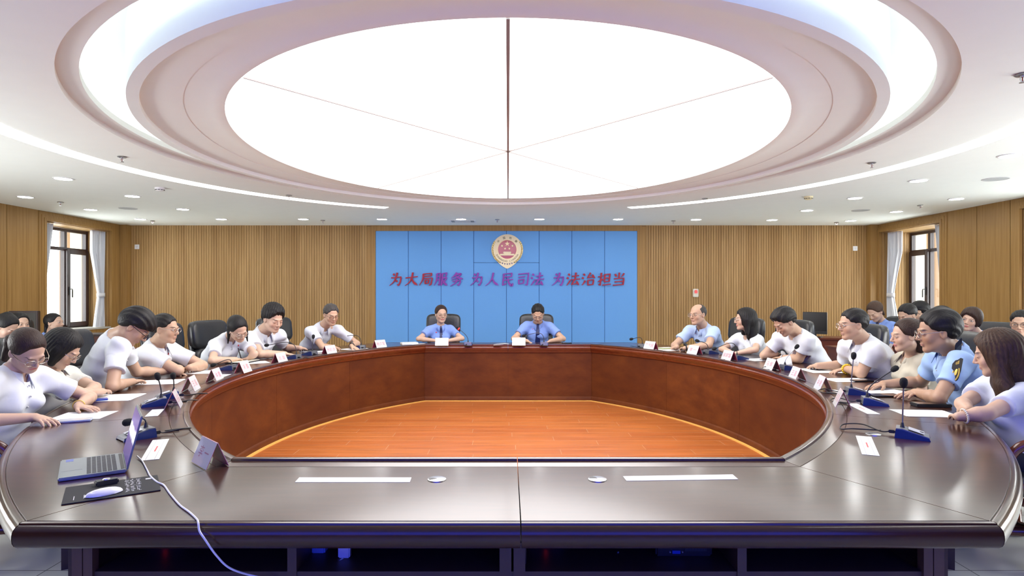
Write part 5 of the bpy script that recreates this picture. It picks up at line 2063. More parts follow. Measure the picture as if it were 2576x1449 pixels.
    for (S, E, W, d, cu, sg) in arms:
        S_, E_, W_ = loc(S), loc(E), loc(W)
        tk = (0.88 if fem else 1.0) * (0.6 + 0.4 * bulk) * sc
        Fd.cone(N_ - up * 0.045, S_, .045, .050 * sc, .04)
        Fd.ell(S_, [.052 * sc] * 3, k=.02)
        Fd.cone(S_, E_, .050 * tk, .039 * tk, .02)
        M1 = E_ + (W_ - E_) * 0.3
        Fd.cone(E_, M1, .037 * tk, .040 * tk, .015)
        Fd.cone(M1, W_, .040 * tk, .0255 * tk, .015)
        # hand
        q = (0.92 if fem else 1.02) * s.get('hand', 1.0)
        n = np.array([0, 0, 1.0]); n = n - d * (n @ d); n /= np.linalg.norm(n)
        if s.get('palmturn'):
            n = n * math.cos(s['palmturn']) + np.cross(d, n) * math.sin(s['palmturn']) * sg
            n /= np.linalg.norm(n)
        lat = np.cross(n, d) * sg
        lat /= np.linalg.norm(lat)
        lat_th = lat if sg > 0 else lat
        K_ = W_ + d * 0.072 * q
        Fd.ecap(W_ + d * .012, K_, lat, .027 * q, .0155 * q, .037 * q, .0125 * q, .012)
        for i in range(4):
            base = W_ + d * (0.083, 0.086, 0.081, 0.071)[i] * q + lat * (0.0285, 0.0095, -0.0095, -0.0275)[i] * q
            L = (0.070, 0.078, 0.072, 0.056)[i] * q
            dirv = d + lat * (0.10, 0.02, -0.07, -0.16)[i]; dirv /= np.linalg.norm(dirv)
            ang = cu * (0.85 + 0.12 * i)
            p = base
            a_ = ang * 0.6
            for jn, fr in enumerate((0.45, 0.30, 0.25)):
                v = dirv * math.cos(a_) - n * math.sin(a_)
                p2 = p + v * L * fr
                Fd.cone(p, p2, (.0090, .0083, .0075)[jn] * q, (.0083, .0075, .0066)[jn] * q, .004)
                p = p2
                a_ += ang
        tb_ = W_ + d * .022 * q + lat * .024 * q
        v = d * 0.72 + lat * 0.62 - n * 0.25; v /= np.linalg.norm(v)
        p2 = tb_ + v * .040 * q
        Fd.cone(tb_, p2, .0135 * q, .0105 * q, .010)
        v2 = d * 0.9 + lat * 0.25 - n * 0.3; v2 /= np.linalg.norm(v2)
        Fd.cone(p2, p2 + v2 * .030 * q, .0103 * q, .0082 * q, .004)
    # neck and head
    nk = (.047 if fem else .056) * hs
    Fd.cone(N_ - up * .02, hd(0, -.022, -.055), nk * 1.08, nk, .02)
    RH = HR
    Fd.ell(hd(0, -.014, .034), np.array([.075, .096, .084]) * hs, RH, .02)
    jw = s.get('jaw', 1.0)
    Fd.ell(hd(0, .016, -.028), np.array([.063 * jw, .071, .084]) * hs, RH, .025)
    for q in (-1, 1):
        Fd.cone(hd(q * .050 * jw, -.006, -.050), hd(q * .018, .058, -.092), .019 * hs * jw, .016 * hs, .022)
        Fd.ell(hd(q * .040 * jw, .055, -.026), np.array([.022, .020, .022]) * hs * (0.7 + 0.3 * jw), RH, .02)
        Fd.ell(hd(q * .0325, .101, .005), np.array([.019, .015, .0125]) * hs, RH, .014, 's')
        Fd.ell(hd(q * .0325, .0735, .004), np.array([.0155, .0145, .0125]) * hs, RH, .005)
    Fd.cone(hd(-.034, .081, .024), hd(.034, .081, .024), .0085 * hs, .0085 * hs, .012)
    Fd.cone(hd(0, .062, -.094), hd(0, .060, -.090), .018 * hs, .018 * hs, .015)
    Fd.cone(hd(0, .086, .014), hd(0, .1035, -.026), .0062 * hs, .0098 * hs, .010)
    for q in (-1, 1):
        Fd.ell(hd(q * .0105, .0925, -.031), np.array([.0075, .009, .0065]) * hs, RH, .006)
    Fd.cone(hd(-.014, .0825, -.0560), hd(.014, .0825, -.0560), .0058 * hs, .0058 * hs, .006)
    Fd.cone(hd(-.012, .0805, -.0655), hd(.012, .0805, -.0655), .0064 * hs, .0064 * hs, .006)
    if s.get('ears', True):
        for q in (-1, 1):
            Re = RH @ np.array(Matrix.Rotation(q * 0.35, 3, 'Z'))
            Fd.ell(hd(q * .0775, -.010, -.002), np.array([.0065, .0175, .031]) * hs, Re, .006)
            Fd.ell(hd(q * .0835, -.006, .002), np.array([.005, .009, .017]) * hs, Re, .004, 's')
    V, Fc = Fd.nets()
    hcv = ((V - H_) @ HR) / hs
    skin = skin_mat('skin_%s' % s['id'], TONES[s.get('tone', 'fair')], (0.55, 0.12, 0.13) if s.get('lipstick') else (0.50, 0.22, 0.19), s.get('eyes', 0.0), fem)
    np_mesh('body', V, Fc, skin, root, {'hc': hcv})

    # hair
    st = s.get('hair', 'short')
    th = s.get('thick', 0.0)
    tops = s.get('top', 0.0)
    lo = H_ - 0.21; hi = H_ + 0.21
    extra = s.get('locks', [])
    for lk in extra:
        for p in lk[:2]:
            P_ = hd(*p); lo = np.minimum(lo, P_ - 0.08); hi = np.maximum(hi, P_ + 0.08)
    hq = min(Q, 0.005)
    Fh = Field(lo, hi, hq)
    edge = {'short': 'short', 'spiky': 'short', 'quiff': 'short', 'fringe': 'fringe', 'bald': 'bald', 'pulled': 'pulled', 'drape': 'drape', 'crop': 'crop'}[st]
    tk = {'short': .008, 'spiky': .011, 'quiff': .008, 'fringe': .011, 'bald': .005, 'pulled': .007, 'drape': .015, 'crop': .016}[st] + th
    sb = tk * (0.85 if st in ('pulled', 'short', 'quiff', 'spiky', 'bald') else 0.3)
    Fh.ell(hd(0, -.014 - sb, .034), (np.array([.075, .096, .084]) + tk) * hs, RH, .01)
    if st != 'bald':
        Fh.ell(hd(0, (-.014 if st in ('pulled', 'short', 'drape') else -.004) - sb, .050 + tops * .5), (np.array([.070, .088, .074]) + tk + tops * .5) * hs, RH, .02)
    if st == 'quiff':
        Fh.ell(hd(0, .045, .100), np.array([.055, .045, .030]) * hs, RH, .02)
    if st == 'fringe':
        Fh.ell(hd(0, .058, .070), np.array([.064, .045, .034]) * hs, RH, .02)
    if st in ('drape', 'crop'):
        for q in (-1, 1):
            Fh.ell(hd(q * .058, -.010, -.010), np.array([.036, .062, .070]) * hs, RH, .03)
        Fh.ell(hd(0, -.060, -.020), np.array([.075, .055, .080]) * hs, RH, .03)
    ex, ez = EDGE[edge]
    ex, ez = np.array(ex), np.array(ez)

    def cut(X, Y, Z):
        px, py, pz = X - H_[0], Y - H_[1], Z - H_[2]
        lx = (HR[0, 0] * px + HR[1, 0] * py + HR[2, 0] * pz) / hs
        ly = (HR[0, 1] * px + HR[1, 1] * py + HR[2, 1] * pz) / hs
        lz = (HR[0, 2] * px + HR[1, 2] * py + HR[2, 2] * pz) / hs
        shift = 0.0
        if edge in ('pulled', 'short', 'drape', 'crop'):
            shift = -0.75 * np.maximum(0, np.abs(lx) - 0.030) * np.clip((ly - 0.02) / 0.02, 0, 1)
        if st == 'bald':
            top = np.interp(ly, [-.10, -.06, -.02, .0, .05, .1], [.30, .14, .098, .085, .06, .05])
            return np.maximum((np.interp(ly, ex, ez) - lz) * 0.75, (lz - top) * 0.6) * hs
        if s.get('part'):
            shift = shift + s['part'] * lx * (ly > 0.02)
        d = (np.interp(ly, ex, ez) + shift - lz) * 0.75
        # strands: fine ridges running over the head
        if st in ('spiky', 'short', 'fringe', 'quiff'):
            d = d + 0.0022 * np.sin(lx * 420 + ly * 130) * np.sin(lz * 90 + ly * 230)
        return d * hs
    X, Y, Z = Fh.ax[0][:, None, None] - H_[0], Fh.ax[1][None, :, None] - H_[1], Fh.ax[2][None, None, :] - H_[2]
    lx = (HR[0, 0] * X + HR[1, 0] * Y + HR[2, 0] * Z) / hs
    ly = (HR[0, 1] * X + HR[1, 1] * Y + HR[2, 1] * Z) / hs
    lz = (HR[0, 2] * X + HR[1, 2] * Y + HR[2, 2] * Z) / hs
    sh_ = -0.75 * np.maximum(0, np.abs(lx) - 0.030) * np.clip((ly - 0.02) / 0.02, 0, 1)
    over = lz - (np.interp(ly, ex, ez) + sh_)
    if st != 'bald':
        if st in ('drape', 'crop'):
            wgt = np.clip((ly - 0.03) / 0.03, 0, 1) * 0.6
        elif st == 'fringe':
            wgt = np.clip((0.045 - ly) / 0.02, 0, 1)
        elif st == 'pulled':
            wgt = np.clip((ly - 0.02) / 0.03, 0, 1)
        else:
            wgt = np.where(ly > 0.03, 1.0, 0.65)
        over = over + 0.0035 * np.sin(lx * 170 + 1.3) * (ly > 0.03) * (st != 'pulled')
        Fh.f += ((tk * 1.5 + 0.002) * wgt * (1 - np.clip(over / (0.034 if st == 'pulled' else 0.030), 0, 1)) ** 1.5).astype(np.float32) * hs
    Fh.put((lo, hi), cut, .004, 'i')
    if st in ('spiky', 'short', 'fringe', 'quiff', 'crop', 'drape'):
        A_ = {'spiky': .0045, 'short': .0018, 'fringe': .0026, 'quiff': .003, 'crop': .0014, 'drape': .0016}[st]
        X, Y, Z = Fh.ax[0][:, None, None] - H_[0], Fh.ax[1][None, :, None] - H_[1], Fh.ax[2][None, None, :] - H_[2]
        lx = HR[0, 0] * X + HR[1, 0] * Y + HR[2, 0] * Z
        ly = HR[0, 1] * X + HR[1, 1] * Y + HR[2, 1] * Z
        lz = HR[0, 2] * X + HR[1, 2] * Y + HR[2, 2] * Z
        if st == 'spiky':
            Fh.f += (A_ * np.sin(lx * 210) * np.sin(ly * 190 + 1.0)).astype(np.float32)
        else:
            an = np.arctan2(lx, lz + 0.08) if st not in ('drape', 'crop') else np.arctan2(lx, ly + 0.012)
            Fh.f += (A_ * np.sin(an * 30 + 1.2 * np.sin(lz * 30))).astype(np.float32)
    for lk in extra:
        Fh.cone(hd(*lk[0]), hd(*lk[1]), lk[2], lk[3], lk[4] if len(lk) > 4 else .02)
    if st in ('drape',):   # keep the face clear of locks
        Fh.ell(hd(0, .085, -.035), np.array([.056, .055, .088]) * hs, RH, .008, 's')
    V, Fc = Fh.nets()
    np_mesh('hair', V, Fc, HAIR[s.get('haircol', 'black')], root, {'hc': ((V - H_) @ HR) / hs})

    # shirt
    sq = max(Q, 0.0065)
    allp = [N_, pel_, ch_, loc(SR), loc(SL)] + [loc(a[0] + (a[1] - a[0]) * 0.7) for a in arms]
    lo = np.min(allp, 0) - 0.19; hi = np.max(allp, 0) + 0.17; lo[2] = 0.42
    Fs = Field(lo, hi, sq)
    bw = bulk
    Fs.ecap(pel_, wa_, rtb, .165 * bw * sc, .122 * bw, .150 * bw * sc, .112 * bw, .03)
    Fs.ecap(wa_, ch_, rtb, .150 * bw * sc, .112 * bw, .160 * bw * sc, .115 * bw, .03)
    Fs.ecap(ch_, N_ - up * 0.075, rtb, .158 * bw * sc, .112 * bw, .105 * sc, .070, .04)
    if fem:
        for q in (-1, 1):
            Fs.ell(ch_ + fb * .085 * bw - up * .035 + rt * q * .062, [.062, .052, .062], k=.03)
    slv = s.get('sleeve', 0.62)
    for (S, E, W, d, cu, sg) in arms:
        S_, E_ = loc(S), loc(E)
        Fs.cone(N_ - up * .050, S_, .054, .052 * sc, .06)
        Fs.ell(S_ - up * .01, [.053 * sc] * 3, k=.05)
        T_ = S_ + (E_ - S_) * (slv + 0.12)
        rr_ = (.056 if fem else .063) * (0.6 + 0.4 * bulk) * sc
        Fs.cone(S_, T_, rr_ * .97, rr_ * 1.08, .055)
    ph = (hash(s['id']) % 97) / 97.0 * 6.28 if False else (sum(map(ord, s['id'])) % 97) / 97.0 * 6.28
    X, Y, Z = Fs.ax[0][:, None, None], Fs.ax[1][None, :, None], Fs.ax[2][None, None, :]
    Fs.f += (0.0046 * np.sin(31 * X + 22 * Z + ph + 2 * np.sin(9 * Y + 7 * Z)) + 0.0034 * np.sin(27 * Y - 38 * Z + 2 * ph) + 0.0024 * np.sin(61 * Z + 24 * X - 18 * Y)).astype(np.float32)
    for (S, E, W, d, cu, sg) in arms:
        S_, E_ = loc(S), loc(E)
        ax_ = (E_ - S_) / np.linalg.norm(E_ - S_)
        T0 = S_ + (E_ - S_) * slv

        def cutp(X, Y, Z, T0=T0, ax_=ax_):
            return (X - T0[0]) * ax_[0] + (Y - T0[1]) * ax_[1] + (Z - T0[2]) * ax_[2]

        def cutfn(X, Y, Z, T0=T0, ax_=ax_):
            w = cutp(X, Y, Z)
            r = np.sqrt(np.maximum(0, (X - T0[0]) ** 2 + (Y - T0[1]) ** 2 + (Z - T0[2]) ** 2 - w ** 2))
            return np.maximum(-w, r - 0.082)
        B0 = T0 + ax_ * 0.06
        Fs.put((B0 - 0.11, B0 + 0.11), cutfn, .002, 's')
    vd = s.get('vneck', 0.5)
    if s.get('collar', True) or True:
        Fs.cone(N_ - up * .03 + fb * .02, hd(0, -.02, -.07), nk * 1.10, nk * 1.25, .004, 's')
        Fs.ell(N_ + fb * (.070) - up * .045, np.array([.030, .050, .055]) * (0.6 + vd * .6), k=.006, op='s')
    cm = CLOTH[s['shirt']]
    V, Fc = Fs.nets()
    np_mesh('shirt', V, Fc, cm, root)
    # collar: stand and turned-down fall round the neck
    ctr = N_ - up * .022 + fb * .012
    nup = np.array(hd(0, -.02, -.06)) - ctr; nup /= np.linalg.norm(nup)
    nup = nup * 0.6 + np.array([0, 0, 1]) * 0.4; nup /= np.linalg.norm(nup)
    cf = fb - nup * (fb @ nup); cf /= np.linalg.norm(cf)
    cr_ = np.cross(cf, nup)
    if s.get('collar', True):
        rows = []
        nA = 28
        gap = 0.20 + 0.25 * vd
        for k in range(nA + 1):
            a = gap + (2 * PI - 2 * gap) * k / nA      # 0 = straight ahead
            dirr = cf * math.cos(a) + cr_ * math.sin(a)
            fr = min(k, nA - k) / (nA / 2)               # 0 front .. 1 back
            tip = max(0, 1 - fr * 4.0)
            r0 = nk * 1.13
            drop = 0.010 + 0.030 * (1 - fr)
            base = ctr + cf * 0.010 * (1 - fr)
            p_top = base + dirr * (r0 + .004) + nup * (0.034 - 0.022 * (1 - fr))
            p_fold = base + dirr * (r0 + .010) + nup * (0.032 - 0.022 * (1 - fr))
            p_out = base + dirr * (r0 + 0.024 + 0.022 * tip) + nup * (-0.008 - drop * 0.55 - 0.030 * tip) + cf * 0.020 * tip
            p_in = base + dirr * (r0 + 0.002) - nup * 0.02
            rows.append([p_in, p_top, p_fold, p_out])
        vs = [Vector(p) for r_ in rows for p in r_]
        fs = []
        for k in range(nA):
            for q in range(3):
                fs.append((k * 4 + q, (k + 1) * 4 + q, (k + 1) * 4 + q + 1, k * 4 + q + 1))
        mb = MB(); mb.add(vs, fs)
        o = mb.build('collar', cm, root, smooth=50)
        md = o.modifiers.new('t', 'SOLIDIFY'); md.thickness = 0.003; md.offset = 0
    # front line of the shirt (buttons, tie, badge) found by walking out along fb
    def surf(u, w):
        """Point on the shirt front: u to the person's right, w down from the neck."""
        p0 = N_ - up * w + rt * u
        was = False
        for t in np.arange(-0.08, 0.26, 0.003):
            p = p0 + fb * t
            g = ((p - Fs.lo) / Fs.h).astype(int)
            if np.all(g > 0) and np.all(g < Fs.n - 1):
                if Fs.f[g[0], g[1], g[2]] <= 0:
                    was = True
                elif was:
                    return p
        return p0 + fb * 0.1
    if s.get('tie'):
        mb = MB()
        path = [N_ + fb * .078 - up * .022, N_ + fb * .094 - up * .050] + [surf(0, w) for w in (0.12, 0.18, 0.25, 0.33)]
        ws = [0.018, 0.013, 0.020, 0.027, 0.034, 0.038]
        vs, fs = [], []
        for p, w in zip(path, ws):
            for q in (-1, 1):
                vs.append(Vector(p + fb * .004 + rt * q * w))
                vs.append(Vector(p + fb * .009 + rt * q * w * 0.8))
        for i in range(len(path) - 1):
            a, b_ = i * 4, i * 4 + 4
            fs += [(a + 1, a + 3, b_ + 3, b_ + 1), (a, a + 1, b_ + 1, b_), (a + 2, b_ + 2, b_ + 3, a + 3), (a, b_, b_ + 2, a + 2)]
        mb.add(vs, fs); mb.build('tie', M_tie, root)
    elif s.get('buttons', True):
        mb = MB()
        for w in (0.10, 0.16, 0.22):
            mb.ball(tuple(surf(0, w)), 0.0055, 8)
        o = mb.build('button', mat('shirt_button', (0.55, 0.55, 0.55), 0.3), root, 60)
    if s.get('badge'):
        p = surf(-0.070 * (s['badge']), 0.115)
        MB().ball((0, 0, 0), 0.010, 12, (0.9, 0.35, 1.0), Matrix.Translation(Vector(p)) @ Matrix.Rotation(byaw - PI / 2, 4, 'Z')).build('badge', M_badge, root, 60)
    # legs
    Fl = Field(pel_ + [-.75, -.75, -.53], pel_ + [.75, .75, .14], 0.012)
    Fl.ecap(pel_ + [0, 0, .02], pel_ - [0, 0, .0], lr, .165 * bw, .13, .17 * bw, .13, .03)
    shoes = MB()
    for q in (-1, 1):
        hip = pel_ + lr * q * .085 + np.array([0, 0, -.005])
        knee = hip + lf * .42 * sc + lr * q * .03; knee[2] = 0.50
        ank = knee + lf * .02; ank[2] = 0.09
        if s.get('feetback'):
            ank = ank - lf * .16
        Fl.cone(hip, knee, .085 * (0.5 + 0.5 * bulk), .062, .03)
        Fl.cone(knee, ank, .060, .046, .02)
        a = math.atan2(lf[1], lf[0]) - PI / 2
        M_ = Matrix.Translation(Vector((ank[0], ank[1], 0))) @ Matrix.Rotation(a, 4, 'Z')
        sh = MB()
        sh.lathe([(0.0, 0.0), (1.0, 0.0), (1.03, 0.12), (1.0, 0.35), (0.8, 0.75), (0.45, 1.0), (0.0, 1.02)], 20, M_ @ Matrix.Translation((0, 0.07, 0)) @ Matrix.Diagonal((0.047, 0.135, 0.072, 1)))
        sh.build('shoe', M_shoe, root, 60)
    V, Fc = Fl.nets()
    np_mesh('trousers', V, Fc, M_jeans if s.get('jeans') else M_trou, root)
    # spectacles
    g = s.get('glasses')
    if g:
        mb = MB()
        rr_ = 0.0016 if g != 'thick' else 0.0024
        gy, gz = 0.1015, 0.001
        rw, rh = (0.0245, 0.0185) if g != 'round' else (0.024, 0.0225)
        lens = MB()
        for q in (-1, 1):
            pts = []
            for k in range(22):
                a = 2 * PI * k / 22
                ex_ = 0.75 if g != 'round' else 1.0
                cx_ = math.copysign(abs(math.cos(a)) ** ex_, math.cos(a)); sz_ = math.copysign(abs(math.sin(a)) ** ex_, math.sin(a))
                pts.append(Vector(hd(q * (0.0335 + rw * cx_), gy - 0.10 * abs(0.0335 + rw * cx_) * 0.9, gz + rh * sz_)))
            mb.tube(pts, rr_, 6, closed=True)
            lens.add(pts, [tuple(range(22))])
            xo = 0.0335 + rw
            mb.tube([hd(q * xo, gy - .09 * xo, gz + .006), hd(q * (xo + .012), gy - .025, gz + .007), hd(q * .080, .03, .010), hd(q * .0825, -.008, .012)], rr_, 6)
        mb.tube([hd(-.0095, gy - .001, gz + .005), hd(0, gy + .004, gz + .008), hd(.0095, gy - .001, gz + .005)], rr_, 6)
        gl = mb.build('spectacles', M_frameb if g in ('thick', 'dark') else M_framem, root, 60)
        lens.build('lens', M_glass, gl)
    info = dict(root=root, O=O, pel=pel, N=N_, up=up, fb=fb, rt=rt, arms=arms, surf=surf, hd=hd, hs=hs, out=out, legyaw=legyaw, loc=loc, S=Fs)
    return info
# ---------------------------------------------------------------- chairs
def pillow(mb, c, s, e=0.45, n=(20, 14), M=None, bend=0.0, puff=0.0):
    """Rounded cushion; bend curves it in x about y."""
    pts, fs = [], []
    f = lambda w, p: math.copysign(abs(w) ** p, w)
    for i in range(n[1] + 1):
        v = -PI / 2 + PI * i / n[1]
        for j in range(n[0]):
            u = 2 * PI * j / n[0]
            x = f(math.cos(v), e) * f(math.cos(u), e); y = f(math.cos(v), e) * f(math.sin(u), e); z = f(math.sin(v), e)
            p = Vector((c[0] + s[0] * x, c[1] + s[1] * y + bend * (x * x) * s[0], c[2] + s[2] * z))
            pts.append(M @ p if M is not None else p)
    for i in range(n[1]):
        for j in range(n[0]):
            k = (j + 1) % n[0]
            fs.append((i * n[0] + j, i * n[0] + k, (i + 1) * n[0] + k, (i + 1) * n[0] + j))
    mb.add(pts, fs)
    return mb


def make_chair():
    """Faces local +y; origin on the floor under the seat."""
    r = empty('office_chair', (0, 0, 0), 0, None, 'chair')
    pillow(MB(), (0, 0.0, 0.43), (0.27, 0.26, 0.065), 0.4).build('seat', M_leather, r, 60)
    tilt = Matrix.Translation((0, -0.25, 0.50)) @ Matrix.Rotation(math.radians(8), 4, 'X')
    b = MB()
    pillow(b, (0, 0.0, 0.16), (0.245, 0.060, 0.17), 0.42, bend=0.10, M=tilt)
    o = b.build('backrest', M_leather, r, 60)
    b = MB()
    pillow(b, (0, -0.005, 0.475), (0.262, 0.066, 0.165), 0.42, bend=0.12, M=tilt)
    b.build('headrest', M_leather, r, 60)
    b = MB()
    pillow(b, (0, -0.045, 0.30), (0.25, 0.03, 0.31), 0.35, bend=0.10, M=tilt)
    b.build('back_shell', M_leather, r, 60)
    for s in (-1, 1):
        path = spline([(s * .27, 0.16, 0.44), (s * .305, 0.21, 0.56), (s * .31, 0.15, 0.66), (s * .31, 0.0, 0.685), (s * .305, -0.16, 0.66), (s * .27, -0.24, 0.62)], 8)
        b = MB(); b.tube(path, 0.022, 10, rs=[0.018 + 0.008 * math.sin(PI * i / (len(path) - 1)) for i in range(len(path))])
        b.tube(spline([(s * .28, 0.16, 0.45), (s * .29, 0.05, 0.40), (s * .28, -0.1, 0.40), (s * .26, -0.22, 0.50)], 6), 0.018, 8)
        b.build('armrest', M_chairwood, r, 60)
    MB().cyl((0, 0), 0.028, 0.10, 0.38, 16).build('gas_column', M_black, r, 40)
    for k in range(5):
        a = 2 * PI * k / 5 + 0.3
        c, s = math.cos(a), math.sin(a)
        leg = MB().tube([(0.02 * c, 0.02 * s, 0.13), (0.16 * c, 0.16 * s, 0.115), (0.30 * c, 0.30 * s, 0.075)], 0.02, 8, rs=[0.030, 0.024, 0.016]).build('leg', M_chairwood, r, 60)
        w = MB()
        M_ = Matrix.Translation((0.30 * c, 0.30 * s, 0.028)) @ Matrix.Rotation(a + 0.6, 4, 'Z') @ Matrix.Rotation(PI / 2, 4, 'X')
        w.cyl((0, 0), 0.028, -0.022, -0.006, 14, M=M_).cyl((0, 0), 0.028, 0.006, 0.022, 14, M=M_).cyl((0, 0), 0.008, -0.02, 0.05, 8)
        wo = w.build('caster', M_black, leg, 40)
        for v in wo.data.vertices[-16:]:
            v.co.x += 0.30 * c; v.co.y += 0.30 * s; v.co.z += 0.028
    return r


chair0 = make_chair()
chair_used = [False]


def chair(x, y, yaw, lab, group='black leather chairs round the table'):
    if not chair_used[0]:
        chair_used[0] = True
        o = chair0
        o.location = (x, y, 0); o.rotation_euler = (0, 0, yaw - PI / 2)
        o['label'] = lab
    else:
        o = copy_tree(chair0, loc=(x, y, 0), rz=yaw - PI / 2, label=lab)
    o['group'] = group
    return o


